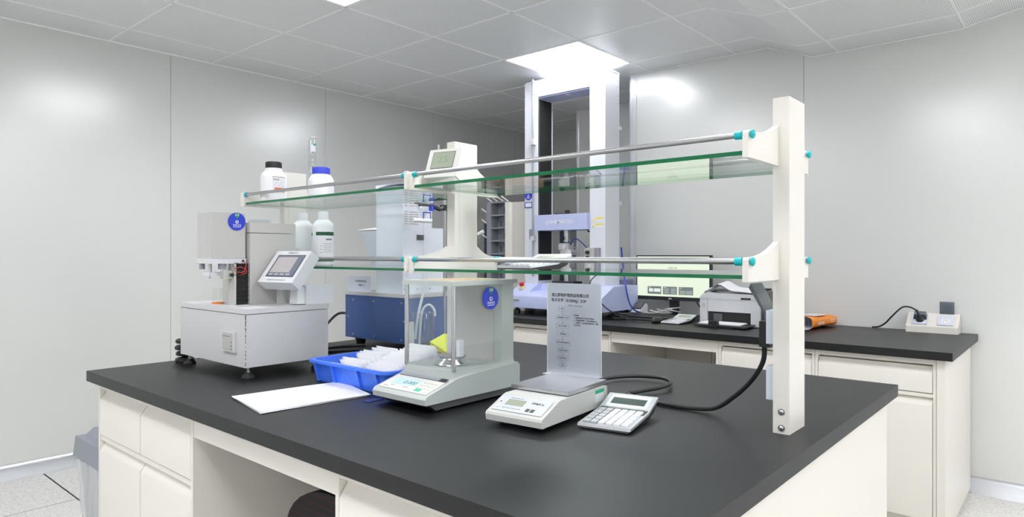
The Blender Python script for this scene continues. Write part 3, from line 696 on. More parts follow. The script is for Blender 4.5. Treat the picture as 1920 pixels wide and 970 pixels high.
# ================================================================= CALCULATORS
def calculator(label, loc, rz, tilt=True, body=None, scale=1., thick=.0):
    t = thing('desk_calculator', label, 'calculator', loc, rz, 'desk calculators')
    W, D = .130 * scale, .215 * scale; zf, zk = .006, .030
    SB = mat('calculator_silver', (.48, .49, .51), .35, .3) if body is None else body
    def pz(x): return zf + .004 + (zk - zf) * x / D
    m = MB().prism([(0, .002), (D * .72, .002), (D * .9, .012), (D, .028), (D - .002, pz(D) - .003), (0.002, pz(0) - .003)], 'y', -W / 2 + .004, W / 2 - .004, bev=.002)
    m.build('underbody', BLACK, t, local=True)
    m = MB(); sl = math.atan2(zk - zf, D * .62)
    # top shell: keyboard slope then steeper display slope
    xk = D * .64; z0_, z1_, z2_ = .012, .021, .044
    m.prism([(0, z0_ - .006), (xk, z1_ - .006), (D, z2_ - .008), (D, z2_), (xk, z1_), (.002, z0_)], 'y', -W / 2, W / 2, bev=.003, seg=2)
    m.build('shell', SB, t, local=True)
    K = frame((0, W / 2, z0_), (0, -1, 0), (xk, 0, z1_ - z0_)); Dp = frame((xk, W / 2, z1_), (0, -1, 0), (D - xk, 0, z2_ - z1_))
    kt = mat('calculator_key_white', (.74, .75, .80), .35)
    kd = mat('calculator_key_grey', (.40, .41, .44), .35)
    cols, rows = 6, 5; cw = (W - .016) / cols; ch = (xk - .016) / rows
    for r in range(rows):
        for c in range(cols):
            if r == 1 and c == 4: continue
            h_ = ch * (2 if (r == 0 and c == 4) else 1)
            MB().box(.008 + c * cw + .002, .008 + r * ch + .002, 0, .008 + (c + 1) * cw - .002, .008 + r * ch + h_ - .002, .0045, bev=.0012, M=K, seg=1).build('key', kd if c < 2 else kt, t, local=True)
    dw = D - xk
    dd = MB().box(.012, .012, 0, W - .012, dw - .004, .0006, bev=0, M=Dp).build('display_bezel', MATS['silver_plastic'], t, local=True)
    MB().box(.020, .026, .0006, W - .020, .056, .0012, M=Dp).build('display', LCDD if body is None else LCDG, t, local=True)
    m = MB(); print_lines(m, Dp, .05, .021, [.035], .005, .01, .0004, rnd=random.Random(2)); m.build('small_print', INK, t, local=True)
    return t
calculator('silver desk calculator on the black island worktop, right of the white scale', (1.268, .822, ZT), R_(11.5), scale=.98)

# ================================================================= SOP SIGN
t = thing('sign_holder', 'clear acrylic sign holder with a printed flow chart sheet behind the scale', 'sign', (1.768, 1.26, ZT), R_(-1))
GA = MATS['clear_glass']
MB().box(1.745, 1.145, ZT, 1.815, 1.372, ZT + .003, bev=.001, seg=1).build('acrylic_foot', [WHITE], t)
for y_ in (1.1505, 1.3645): MB().box(1.7635, y_, ZT + .003, 1.7665, y_ + .0025, 1.106).build('acrylic_edge', WHITE, t)
sh = MB().box(1.7645, 1.155, ZT + .006, 1.7655, 1.363, 1.106).build('printed_sheet', PAPERV, t)
SG = frame((1.7642, 1.363, 1.106), (0, -1, 0), (0, 0, 1))
text(sh, '浙江舒硕护理用品有限公司', .0125, SG @ Vector((.016, -.040, 0)), (0, -1, 0), (0, 0, 1), INK, 'sheet_title', bold=.0002)
text(sh, '电子天平（0-2000g）SOP', .0128, SG @ Vector((.014, -.057, 0)), (0, -1, 0), (0, 0, 1), INK, 'sheet_title', bold=.0002)
text(sh, '文件编号：SH-ZY-PG-2022', .005, SG @ Vector((.082, -.073, 0)), (0, -1, 0), (0, 0, 1), INKG, 'small_text')
m = MB()
def outline(x0, y0, x1, y1, t_=.0004):
    for bx in ((x0, y0, x1, y0 + t_), (x0, y1 - t_, x1, y1), (x0, y0, x0 + t_, y1), (x1 - t_, y0, x1, y1)): m.box(bx[0], bx[1], 0, bx[2], bx[3], .0003, M=SG)
bx_ = [(.047, .070, -.092, -.077), (.034, .088, -.121, -.107), (.036, .086, -.149, -.134), (.040, .085, -.174, -.162), (.035, .092, -.203, -.189), (.040, .086, -.229, -.216), (.038, .087, -.255, -.241), (.049, .074, -.280, -.267)]
for k, (x0, x1, y0, y1) in enumerate(bx_):
    outline(x0, y0, x1, y1)
    if k: m.prism([(.059, y1 + .004), (.063, y1 + .004), (.061, y1)], 'z', 0, .0003, M=SG); m.box(.0608, y1 + .003, 0, .0612, bx_[k - 1][2], .0003, M=SG)
m.build('flow_chart', INKG, sh)
for (x0, x1, y0, y1), s_ in zip(bx_, ['开机', '接通电源预热三十分钟', '调零：按下清零键', '放置称量容器', '放入样品读数并做好记录', '取出样品关闭电源', '清洁天平并登记', '结束']):
    text(sh, s_, .0042, SG @ Vector(((x0 + x1) / 2, (y0 + y1) / 2, 0)), (0, -1, 0), (0, 0, 1), INK, 'small_text', 'CENTER')
for k, s_ in enumerate(['注意事项：', '1、称量前检查天平是否水平及清洁；', '2、严禁超量程称量，轻拿轻放避免冲击；', '3、不得用手、油污物直接接触秤盘，称量', '后及时关机。']):
    text(sh, s_, .0052, SG @ Vector((.105, -.104 - k * .0078, 0)), (0, -1, 0), (0, 0, 1), INK, 'small_text')
# ================================================================= BLUE-BASED MACHINE WITH WHITE TOWER
t = thing('fibre_tester', 'tall bluish-white tower machine with hopper on a blue sheet-metal base behind the shelves', 'machine', (1.92, 2.30, ZT))
ux0, ux1, uy0, uy1 = 1.766, 2.10, 2.085, 2.516
MB().box(ux0, uy0, .832, ux1, uy1, 1.022, bev=.002).build('blue_base', NAVY, t)
MB().box(ux0 - .004, uy0 - .004, 1.022, ux1 + .004, uy1 + .004, 1.036, bev=.001, seg=1).build('steel_top', STEELB, t)
MB().box(ux0 - .0012, uy0 + .015, .842, ux0, uy1 - .015, 1.008, bev=.0004, seg=1).build('side_cover', NAVY, t)
for (y, z) in ((uy1 - .06, 1.0), (2.31, 1.0), (uy0 + .04, 1.0), (uy1 - .06, .848), (2.31, .848), (uy0 + .04, .848), (uy1 - .022, .925), (uy0 + .022, .925)):
    MB().ball((ux0 - .0012, y, z), .0042, n=12, sc=(.6, 1, 1)).build('screw', STEEL, t)
for (x, y) in ((ux0 + .04, uy1 - .06), (ux0 + .04, uy0 + .05), (ux1 - .04, uy1 - .06), (ux1 - .04, uy0 + .05)):
    MB().lathe([(.0, 0), (.018, 0), (.026, .032), (.0, .032)], (x, y, ZT), n=20, cap=False).build('foot', BLACK, t)
tx0, tx1, ty0, ty1 = 1.79, 1.952, 2.146, 2.324
tw = MB().box(tx0, ty0, 1.036, tx1, ty1, 1.425, bev=.003).build('tower', TOWERW, t)
MB().box(tx0 - .002, ty0 - .002, 1.428, tx1 + .002, ty1 + .002, 1.500, bev=.003).build('tower_cap', TOWERW, t)
MB().box(tx1, ty0 + .004, 1.036, 2.035, ty1, 1.316, bev=.002).build('side_cabinet', TOWERW, t)
MB().box(1.865, ty0 - .002, 1.262, 1.905, ty0, 1.285, bev=.0008, seg=1).build('handle_recess', DGREY, tw, label='dark grey recessed pull')
TP = frame((tx0 + .006, ty0 - .0006, 1.40), (1, 0, 0), (0, 0, 1))
for z in (0, .068 - .068 * 2.12):
    pp = MB().box(0, -.062 + z + .06, -.0003, .082, .005 + z + .06, .0002, M=TP).build('notice_sheet', PAPER, tw)
    m = MB(); rn = random.Random(4)
    for k in range(6): print_lines(m, TP, .004, z + .058 - k * .010, [.014], .0035, .01, .0006, rnd=rn); print_lines(m, TP, .028, z + .058 - k * .010, [.05], .003, .01, .0006, rnd=rn)
    m.build('notice_print', INKG, pp)
MB().hexa([(1.86, ty1 + .001, 1.09), (1.94, ty1 + .001, 1.09), (1.94, ty1 + .07, 1.09), (1.86, ty1 + .07, 1.09), (1.80, ty1 + .001, 1.306), (1.95, ty1 + .001, 1.325), (1.95, ty1 + .135, 1.325), (1.80, ty1 + .135, 1.306)], bev=.002).build('hopper', TOWERW, t)
MB().hexa([(1.797, ty1 + .001, 1.308), (1.953, ty1 + .001, 1.327), (1.953, ty1 + .138, 1.327), (1.797, ty1 + .138, 1.308), (1.797, ty1 + .001, 1.312), (1.953, ty1 + .001, 1.331), (1.953, ty1 + .138, 1.331), (1.797, ty1 + .138, 1.312)]).build('hopper_lid', WHITE, t)
bl = MB().box(1.90, ty0 - .0025, 1.350, 1.944, ty0 - .0005, 1.385, bev=.0005, seg=1).build('blue_label_frame', BADGE, tw)
MB().box(1.905, ty0 - .003, 1.355, 1.939, ty0 - .0024, 1.380).build('label_card', PAPER, bl)
for x in (1.80, 1.87, 1.94): MB().ball((x, ty0 - .001, 1.055), .0042, n=12, sc=(1, .6, 1)).build('tower_screw', STEEL, tw)
# card standing on the blue base
t = thing('name_card', 'folded white card printed with two lines, standing on the blue machine base', 'card', (1.80, 2.44, 1.0365))
cd = MB().box(1.776, 2.345, 1.0365, 1.778, 2.505, 1.105).build('card', PAPERV, t)
CF = frame((1.7758, 2.505, 1.105), (0, -1, 0), (0, 0, 1))
text(cd, '浙江舒硕护理用品', .010, CF @ Vector((.05, -.022, 0)), (0, -1, 0), (0, 0, 1), INK, 'card_text')
text(cd, '检测室  A', .010, CF @ Vector((.072, -.040, 0)), (0, -1, 0), (0, 0, 1), INK, 'card_text')
# power cord of the machine
tag(MB().tube([(1.80, 2.52, .93), (1.77, 2.58, .93), (1.70, 2.585, .87), (1.64, 2.56, .815), (1.58, 2.52, .806)], .0055).build('mains_cable', RUBBER), 'black power cord leaving the far side of the blue machine base', 'cord')
rn = random.Random(12)
for k in range(5):
    y = 2.22 + k * .05; z = .8065 + (k % 2) * .0095
    pts = [(1.40 + .01 * k, y + .05, z), (1.50, y + rn.uniform(-.02, .02), z), (1.58 + .02 * k, y - .03 + rn.uniform(-.02, .02), z), (1.69 + .01 * k, y - .12 + .02 * k, z)]
    tag(MB().tube(pts, .0052).build('black_cable', RUBBER), ['black cable on the worktop nearest the blue tray, behind it', 'second black cable from the tray in the tangle by the blue machine', 'middle black cable in the tangle between grey tester and blue machine', 'fourth black cable from the tray in the tangle by the blue machine', 'black cable farthest from the tray in the tangle by the blue machine'][k], 'cable', 'black cables between the machines')
tag(MB().box(1.37, 2.36, ZT, 1.43, 2.43, ZT + .03, bev=.004).build('plug_block', BLACK), 'black plug block on the worktop behind the right side of the grey tester', 'plug')

# ================================================================= RETORT STAND, FUNNEL, BEAKER, YELLOW BOARD
t = thing('retort_stand', 'steel retort stand with a black clamp behind the center rack upright', 'stand', (1.90, 1.985, ZT))
MB().box(1.83, 1.93, ZT, 1.97, 2.05, ZT + .012, bev=.003).build('base_plate', BLACK, t)
MB().cyl((1.875, 1.985, ZT + .012), (1.875, 1.985, 1.44), .006, n=16).build('rod', STEEL, t)
MB().cyl((1.875, 1.985, 1.44), (1.875, 1.985, 1.452), .0065, n=16).build('rod_tip', mat('green_rubber', (.0, .2, .12), .5), t)
MB().cyl((1.905, 1.992, ZT + .012), (1.905, 1.992, 1.30), .005, n=16).build('rod', STEEL, t)
cl_ = MB().box(1.862, 1.972, 1.382, 1.90, 1.998, 1.404, bev=.004).tube([(1.865, 1.98, 1.393), (1.848, 1.985, 1.385), (1.835, 2.00, 1.393)], .008).build('clamp', BLACK, t)
MB().tube([(1.845, 1.99, 1.395), (1.82, 2.03, 1.402), (1.79, 2.05, 1.402)], .0045).tube([(1.845, 1.99, 1.395), (1.83, 2.0, 1.40), (1.80, 2.01, 1.404), (1.766, 2.045, 1.41)], .004).build('clamp_jaw', DGREY, cl_)
MB().box(1.818, 2.000, 1.378, 1.832, 2.016, 1.408, bev=.003).build('blue_pad', BLUECAP, cl_)
t = thing('separating_funnel', 'clear glass separating funnel with white stopcock, held by the black clamp', 'funnel', (1.80, 2.03, 1.10))
fx_, fy_ = 1.800, 2.030
MB().lathe([(.006, 1.345), (.010, 1.36), (.026, 1.388), (.034, 1.412), (.033, 1.432), (.022, 1.452), (.012, 1.462), (.012, 1.478), (.0105, 1.478), (.0105, 1.463), (.020, 1.452), (.031, 1.432), (.032, 1.412), (.024, 1.39), (.008, 1.362), (.004, 1.346)], (fx_, fy_, 0), cap=False).build('bulb', GLAB, t)
MB().cyl((fx_ - .032, fy_ + .016, 1.340), (fx_ + .032, fy_ - .016, 1.338), .0085, n=16).cyl((fx_ - .036, fy_ + .018, 1.340), (fx_ - .030, fy_ + .015, 1.340), .010, n=14).build('stopcock', WHITE, t)
MB().cyl((fx_, fy_, 1.335), (fx_, fy_, 1.22), .003, n=10).build('stem', GLAB, t)
text(t, 'M', .02, (fx_ - .033, fy_ - .012, 1.42), (.6, -.75, 0), (0, 0, 1), REDB, 'graduation_mark')
MB().tube([(fx_, fy_, 1.225), (fx_ + .002, fy_, 1.15), (fx_ - .01, fy_ - .01, 1.05), (fx_ - .03, fy_ - .0, .95), (fx_ - .035, fy_ + .01, .86)], .0055, n=10).build('silicone_tube', mat('milky_tube', (.72, .75, .80), .3), t)
t = thing('glass_beaker', 'tall clear glass beaker with a bent tube over its rim, beside the blue machine', 'beaker', (1.735, 1.955, ZT))
MB().lathe([(0, .0), (.043, .0), (.045, .006), (.045, .166), (.048, .172), (.0465, .173), (.043, .166), (.043, .004), (0, .004)], (1.735, 1.955, ZT), cap=False, n=36).build('beaker_wall', GLAB, t)
MB().tube([(1.725, 1.97, .83), (1.728, 1.965, .93), (1.732, 1.955, .985), (1.745, 1.935, 1.004), (1.758, 1.92, .985), (1.76, 1.917, .96)], .005, n=10).build('bent_tube', MATS['milky_tube'], t)
t = thing('wooden_rack', 'small raw plywood stand with a yellow sheet, beside the glass beaker', 'stand', (1.72, 1.83, ZT))
MB().box(1.68, 1.78, ZT, 1.78, 1.90, ZT + .006).box(1.68, 1.78, ZT + .006, 1.684, 1.90, .835).box(1.776, 1.78, ZT + .006, 1.78, 1.90, .87).build('plywood_tray', WOOD, t)
MB().hexa([(1.70, 1.79, .835), (1.762, 1.785, .845), (1.765, 1.87, .845), (1.70, 1.88, .835), (1.70, 1.79, .838), (1.762, 1.785, .895), (1.765, 1.87, .895), (1.70, 1.88, .87)]).build('yellow_sheet', YEL, t)

# ================================================================= THINGS ON THE SHELVES
ZL, ZU = 1.1582, 1.4142
def bottle(name, label, x, y, z, prof, capprof, mb, mc, ribs=0, rz=0, grp=None, cat='bottle'):
    t = thing(name, label, cat, (x, y, z), rz, grp)
    MB().lathe(prof, (0, 0, 0), n=36, cap=False).build('body', mb, t, local=True)
    m = MB(); m.lathe(capprof, (0, 0, 0), n=36, cap=False)
    r = max(p[0] for p in capprof); za, zb = capprof[0][1], capprof[-1][1]
    for k in range(ribs):
        a = 2 * math.pi * k / ribs; m.box(r - .001, -.0022, za + .001, r + .0012, .0022, zb - .003, M=Matrix.Rotation(a, 4, 'Z'))
    m.build('cap', mc, t, local=True)
    return t
def wrap_label(t, r, z0, z1, a0, a1, m, name='label', mi=0, n=16):
    mb = MB(); mb.sheet(lambda u, v_: ((r) * math.cos(a0 + (a1 - a0) * u), r * math.sin(a0 + (a1 - a0) * u), z0 + (z1 - z0) * v_), n, 1)
    return mb.build(name, m, t, local=True)
# wide black-capped jar
t = bottle('reagent_bottle', 'white plastic bottle with black ribbed cap and orange-printed label on the upper shelf', 1.398, 2.483, ZU,
    [(0, 0), (.047, 0), (.0505, .004), (.0505, .098), (.049, .108), (.042, .118), (.034, .124), (.033, .130), (.0335, .134), (.030, .136), (.0, .136)],
    [(.0, .136), (.030, .136), (.0305, .138), (.0305, .158), (.029, .161), (0, .161)], JAR, BLACK, ribs=22, rz=0)
A0 = R_(-160)
lb = wrap_label(t, .0509, .030, .100, R_(-125), R_(-60), PAPER, 'label')
wrap_label(lb, .0512, .096, .0975, R_(-125), R_(-60), mat('brown_red_ink', (.35, .08, .05), .6), 'label_rule')
wrap_label(lb, .0513, .036, .054, R_(-116), R_(-66), mat('orange_fruit_print', (.80, .16, .03), .5), 'label_picture')
m = MB()
for k in range(7):
    a = R_(-118 + k * 7); zz = .062 + (k % 3) * .006
    m.box(.0511, -.0022, zz, .0514, .0022, zz + .0012, M=Matrix.Rotation(a, 4, 'Z')); m.box(.0511, -.0026, .083, .0514, .0014, .090, M=Matrix.Rotation(a, 4, 'Z')) if k < 4 else None
m.build('label_print', INKG, lb, local=True)
# blue-capped jar
t = bottle('reagent_bottle', 'white plastic bottle with bright blue ribbed cap on the upper shelf', 1.425, 2.186, ZU,
    [(0, 0), (.044, 0), (.0475, .004), (.0475, .060), (.046, .070), (.038, .084), (.032, .090), (.0, .091)],
    [(.0, .0905), (.031, .0905), (.0315, .092), (.0315, .113), (.030, .116), (0, .116)], JAR, BLUECAP, ribs=24)
lb = wrap_label(t, .0478, .012, .050, R_(-95), R_(-35), PAPER, 'label'); wrap_label(lb, .0480, .046, .049, R_(-95), R_(-35), MATS['blue_cable'], 'label_rule')
# graduated cylinder
t = thing('measuring_cylinder', 'tall clear graduated glass cylinder with brown scale on the upper shelf', 'cylinder', (1.492, 2.352, ZU))
MB().lathe([(0, .0), (.030, .0), (.030, .006), (.018, .010), (.0175, .020), (.0175, .252), (.0195, .258), (.0185, .259), (.0162, .252), (.0162, .022), (0, .018)], (0, 0, 0), cap=False).build('glass_tube', GLAB, t, local=True)
m = MB(); bi = mat('brown_glass_ink', (.30, .16, .10), .6)
for k in range(26):
    z = .04 + k * .0065; a = R_(-155); ln_ = 9 if k % 3 else 22
    for q in range(ln_ // 3): m.box(.0176, -.0006, z, .0178, .0006, z + .0009, M=Matrix.Rotation(a + R_(q * 4), 4, 'Z'))
    if k % 3 == 0: m.box(.0176, -.0018, z - .001, .0178, .0018, z + .0025, M=Matrix.Rotation(R_(-118), 4, 'Z'))
m.build('scale_marks', bi, t, local=True)
wrap_label(t, .0179, .20, .228, R_(-140), R_(-70), PAPER, 'paper_sticker'); wrap_label(t, .0181, .224, .232, R_(-110), R_(-70), MATS['sticker_green'], 'green_sticker')
# tall white bottles on the lower shelf
prof = [(0, 0), (.037, 0), (.040, .004), (.0402, .150), (.038, .162), (.026, .175), (.0185, .180), (.0, .181)]
capp = [(.0, .180), (.0185, .180), (.0192, .183), (.0192, .208), (.018, .210), (0, .210)]
t = bottle('squat_bottle', 'milky white bottle with its label turned away, left one on the lower shelf', 1.462, 2.372, ZL, prof, capp, JARM, JAR, grp='milky bottles on the lower shelf')
wrap_label(t, .0405, .118, .130, R_(-65), R_(-50), GREENL, 'label_edge'); wrap_label(t, .0405, .022, .034, R_(-65), R_(-50), GREENL, 'label_edge')
t = bottle('squat_bottle', 'milky white bottle with green-banded label, right one on the lower shelf', 1.470, 2.240, ZL, prof, capp, JARM, JAR, grp='milky bottles on the lower shelf')
lb = wrap_label(t, .0405, .018, .128, R_(-165), R_(-50), PAPER, 'label')
wrap_label(lb, .0408, .116, .130, R_(-165), R_(-50), GREENL, 'green_band'); wrap_label(lb, .0408, .016, .032, R_(-165), R_(-50), GREENL, 'green_band')
m = MB()
for k in range(5):
    for q in range(7): m.box(.0407, -.0017, .052 + k * .008, .0410, .0017, .0536 + k * .008, M=Matrix.Rotation(R_(-120 + q * 7), 4, 'Z'))
for q in range(4): m.box(.0407, -.0022, .098, .0410, .0022, .104, M=Matrix.Rotation(R_(-105 + q * 9), 4, 'Z'))
for k in range(3): m.box(.0407, -.004, .050 + k * .012, .0410, .004, .0512 + k * .012, M=Matrix.Rotation(R_(-134), 4, 'Z'))
m.build('label_print', INK, lb, local=True)
# papers on the upper shelf
for k in range(3):
    def fn(u, v_, k=k): return (1.40 + .21 * v_ + .01 * k, 1.86 - .27 * u + .008 * k, ZU + .0012 + .0022 * k + .010 * k * math.sin(3.1 * u) + .012 * (k > 0) * max(0, v_ - .2))
    o = MB().sheet(fn, 8, 5, t=.0008).build('paper_sheet', PAPER if k < 2 else PAPERV)
    tag(o, ['lowest white sheet lying on the upper glass shelf left of the center upright', 'middle curled sheet in the paper pile on the upper glass shelf', 'top violet-white sheet of the paper pile on the upper glass shelf'][k], 'paper', 'papers on the upper shelf')
# lcd indicator on the upper shelf, in front of the center upright
t = thing('digital_indicator', 'off-white tilted display box with grey-green screen on the upper shelf at the center upright', 'indicator', (1.43, 1.51, ZU), 0)
IM = frame((1.365, 1.538, ZU + .022), (.035, -.16, 0), (.045, .01, .115))
db = MB().box(0, 0, -.032, .118, .098, 0, bev=.004, M=IM).build('display_box', mat('ivory_plastic', (.70, .69, .65), .45), t)
MB().box(.016, .030, 0, .098, .088, .0006, M=IM).build('bezel', DGREY, db)
MB().box(.018, .032, .0006, .096, .086, .0012, M=IM).build('display', LCDG, db)
text(db, '25', .030, IM @ Vector((.058, .060, .0014)), IM.col[0].xyz, IM.col[1].xyz, mat('faint_lcd_digit', (.25, .31, .24), .4), 'digits', 'CENTER', wide=1.4)
MB().box(.045, .014, 0, .075, .019, .0008, M=IM).build('marking_strip', INKG, db)
MB().box(1.39, 1.43, ZU, 1.50, 1.540, ZU + .022, bev=.003).build('base', MATS['ivory_plastic'], t)
MB().cyl((1.425, 1.535, ZU + .110), (1.425, 1.535, ZU + .132), .004, n=10).build('knob', STEEL, t)
# brown block on shelf
t = thing('wooden_box', 'brown striped wooden box lying on the upper glass shelf right of the center upright', 'box', (1.60, 1.36, ZU))
for k in range(4): MB().box(1.56, 1.30 + k * .045, ZU, 1.66, 1.343 + k * .045, ZU + .026 + .002 * (k % 2), bev=.001, seg=1).build('wooden_block', BROWN if k % 2 else mat('light_brown_wood', (.36, .22, .14), .5), t)
# calculator on the lower shelf
calculator('silver desk calculator lying on the lower glass shelf, right of the center upright', (1.352, 1.165, ZL), R_(2), scale=.92, body=mat('calculator_shell_light', (.66, .68, .71), .35, .1))
# ================================================================= TALL TESTING FRAME ON THE SIDE BENCH
t = thing('testing_frame', 'tall white two-column material testing frame with pale violet base and crosshead', 'testing machine', (3.66, 2.62, ZT))
UA, UB, UC, UD = 2.33, 2.45, 2.885, 3.004      # right column, left column (Y)
ux0, ux1 = 3.62, 3.79
for (a, b_, nm) in ((UA, UB, 'column'), (UC, UD, 'column')):
    MB().box(ux0, a, 1.0, ux1, b_, 2.395, bev=.003).build(nm, UTMW, t)
MB().box(ux0 + .015, UC - .001, 1.02, ux1 - .015, UC + .001, 2.29).box(ux0 + .004, UC - .003, 1.02, ux0 + .010, UC, 2.29).build('bellows_slot', BLACKM, t)
MB().box(ux0 + .015, UB - .001, 1.02, ux1 - .015, UB + .001, 2.29).build('bellows_slot', BLACKM, t)
MB().prism([(UA - .002, 2.40), (UA - .002, 2.405), (UA + .02, 2.42), (UD - .02, 2.42), (UD + .002, 2.405), (UD + .002, 2.40), (UC, 2.31), (UC, 2.305), (UB, 2.305), (UB, 2.31)], 'x', ux0 - .004, ux1 + .004, bev=.002).build('top_beam', UTMW, t)
MB().box(ux0 + .01, UB, 2.296, ux1 - .01, UC, 2.304).build('beam_underside', VIOLET, t)
MB().cyl((3.67, 2.66, 2.290), (3.67, 2.66, 2.296), .018, n=20).build('indicator_lamp', WHITE, t)
for z in (2.35, 2.31, 2.25, 2.2): MB().cyl((ux1 - .02, UA - .001, z), (ux1 - .02, UA, z), .003, n=8).build('rivet', DGREY, t)
for z in (2.03, 1.88, 1.53): MB().box(ux1 - .004, UA - .012, z, ux1 + .014, UA + .002, z + .022, bev=.002).build('cable_clip', SILV, t)
# measuring rod on the left column
rd = MB().cyl((ux0 - .02, 2.915, 1.05), (ux0 - .02, 2.915, 2.43), .0055, n=12).build('stop_rod', MATS['mid_grey_plastic'], t)
MB().box(ux0 - .028, 2.907, 2.41, ux0, 2.923, 2.42).box(ux0 - .03, 2.90, 1.97, ux0 - .004, 2.935, 2.01, bev=.003).box(ux0 - .03, 2.90, 1.30, ux0 - .004, 2.93, 1.33, bev=.003).build('rod_stop', SILV, rd)
badge(t, (ux0 - .002, 2.968, 1.62), (0, -1, 0), (0, 0, 1), .034)
q = MB().box(ux0 - .004, 2.932, 1.532, ux0, 3.002, 1.572, bev=.001, seg=1).build('blue_label_frame', BADGE, t)
MB().box(ux0 - .005, 2.940, 1.538, ux0 - .0035, 2.994, 1.566).build('label_card', PAPER, q)
MB().box(ux0 - .003, 2.925, 1.31, ux0, 2.962, 1.38).build('data_plate', MATS['mid_grey_plastic'], t)
# crosshead
ch = MB().box(3.585, UB - .001, 1.368, 3.76, UC + .001, 1.474, bev=.003).build('crosshead', VIOLET, t)
CH = frame((3.5842, UC, 1.42), (0, -1, 0), (0, 0, 1))
text(ch, 'SHIMADZU', .034, CH @ Vector((.128, .002, 0)), (0, -1, 0), (0, 0, 1), WHITE, 'lettering', wide=1.18, bold=.0006)
m = MB(); cx_ = .108
for k in range(24):
    a0 = 2 * math.pi * k / 24; a1 = 2 * math.pi * (k + 1) / 24; r0, r1 = .0125, .0155
    m.prism([(cx_ + r0 * math.cos(a0), r0 * math.sin(a0)), (cx_ + r1 * math.cos(a0), r1 * math.sin(a0)), (cx_ + r1 * math.cos(a1), r1 * math.sin(a1)), (cx_ + r0 * math.cos(a1), r0 * math.sin(a1))], 'z', 0, .0005, M=CH)
m.box(cx_ - .0012, -.0125, 0, cx_ + .0012, .0125, .0005, M=CH).box(cx_ - .0125, -.0012, 0, cx_ - .0013, .0012, .0005, M=CH).box(cx_ + .0013, -.0012, 0, cx_ + .0125, .0012, .0005, M=CH)
m.build('emblem', WHITE, ch)
MB().box(3.62, 2.60, 1.474, 3.74, 2.74, 1.482).cyl((3.68, 2.675, 1.482), (3.68, 2.675, 1.506), .016, n=20).build('load_cell_mount', BLACK, t)
gx, gy = 3.66, 2.665
MB().lathe([(.0, 1.368), (.021, 1.368), (.021, 1.325), (.017, 1.322), (.017, 1.300), (.022, 1.298), (.022, 1.288), (.012, 1.280), (.0, 1.28)], (gx, gy, 0), cap=False).build('joint', STEELB, t)
g1 = MB().box(gx - .03, gy - .035, 1.235, gx + .03, gy + .05, 1.278, bev=.003).box(gx - .03, gy - .05, 1.200, gx + .03, gy + .02, 1.236, bev=.003).box(gx - .035, gy + .02, 1.205, gx + .035, gy + .032, 1.232, bev=.002)
g1.build('upper_grip', STEELB, t)
MB().box(gx - .034, gy - .06, 1.198, gx - .026, gy - .02, 1.23, bev=.002).cyl((gx - .035, gy, 1.256), (gx - .028, gy, 1.256), .015, n=20).build('grip_face', SILV, t)
MB().cyl((gx - .01, gy - .05, 1.25), (gx - .01, gy - .09, 1.25), .004, n=8).cyl((gx - .01, gy - .05, 1.21), (gx - .01, gy - .09, 1.21), .004, n=8).cyl((gx - .01, gy - .085, 1.20), (gx - .01, gy - .085, 1.26), .004, n=8).build('grip_guard', STEEL, t)
MB().box(gx - .03, gy - .045, 1.085, gx + .03, gy + .045, 1.145, bev=.003).cyl((gx, gy, 1.0), (gx, gy, 1.085), .02, n=20).build('lower_grip', STEELB, t)
MB().box(gx - .05, gy - .09, 1.0, gx + .05, gy + .09, 1.02, bev=.003).build('lower_mount', BLACK, t)
MB().tube([(gx, gy - .03, 1.26), (gx - .01, gy - .06, 1.30), (gx - .02, gy - .10, 1.305), (gx - .02, gy - .15, 1.27), (gx - .015, gy - .19, 1.23)], .0035).build('blue_hose', BLUEC, t)
MB().tube([(3.70, 2.52, 1.372), (3.68, 2.50, 1.355), (3.68, 2.45, 1.36)], .004).build('black_hose', BLACK, t)
# control box on right column
cb = MB().box(3.585, 2.395, 1.10, 3.619, 2.466, 1.245, bev=.004).build('control_box', LGREY, t)
MB().box(3.600, 2.365, 1.10, 3.619, 2.394, 1.245, bev=.003).build('box_side', MATS['mid_grey_plastic'], t)
for z in (1.215, 1.18): MB().cyl((3.570, 2.44, z), (3.586, 2.44, z), .013, n=20).build('knob', BLACK, cb)
MB().box(3.5825, 2.415, 1.12, 3.585, 2.445, 1.14).build('box_label', SILV, cb)
for z in (1.415, 1.375):
    s_ = MB().box(3.6185, 2.345, z, 3.62, 2.435, z + .03).build('warning_label', PAPER, t)
    MB().box(3.618, 2.345, z + .019, 3.6186, 2.405, z + .028).prism([(2.410, z + .004), (2.430, z + .004), (2.420, z + .022)], 'x', 3.618, 3.6186).build('yellow_print', mat('warning_yellow', (.85, .68, .02), .5), s_)
# base
base = MB().prism([(3.40, .845), (3.40, .915), (3.405, .925), (3.455, .95), (3.555, 1.0), (3.85, 1.0), (3.85, .845)], 'y', 2.83, 2.985, bev=.003)
base.prism([(3.40, .845), (3.40, .915), (3.405, .925), (3.455, .95), (3.58, .955), (3.60, 1.0), (3.85, 1.0), (3.85, .845)], 'y', 2.36, 2.83, bev=.003)
base.prism([(3.40, .845), (3.40, .915), (3.405, .925), (3.455, .95), (3.555, 1.0), (3.85, 1.0), (3.85, .845)], 'y', 2.225, 2.36, bev=.003)
base.build('base', VIOLET, t)
MB().box(3.60, 2.36, .958, 3.612, 2.83, 1.003).build('recess_wall', VIOLET, t)
MB().box(3.3985, 2.87, .885, 3.400, 2.975, .900).build('name_plate', MGREY, t)
e_ = MB().cyl((3.49, 2.915, .968), (3.483, 2.915, .988), .020, n=24).build('stop_button_collar', mat('pale_yellow_collar', (.75, .70, .35), .5), t)
MB().cyl((3.483, 2.915, .988), (3.476, 2.915, 1.008), .0165, n=24).build('stop_button', REDB, e_)
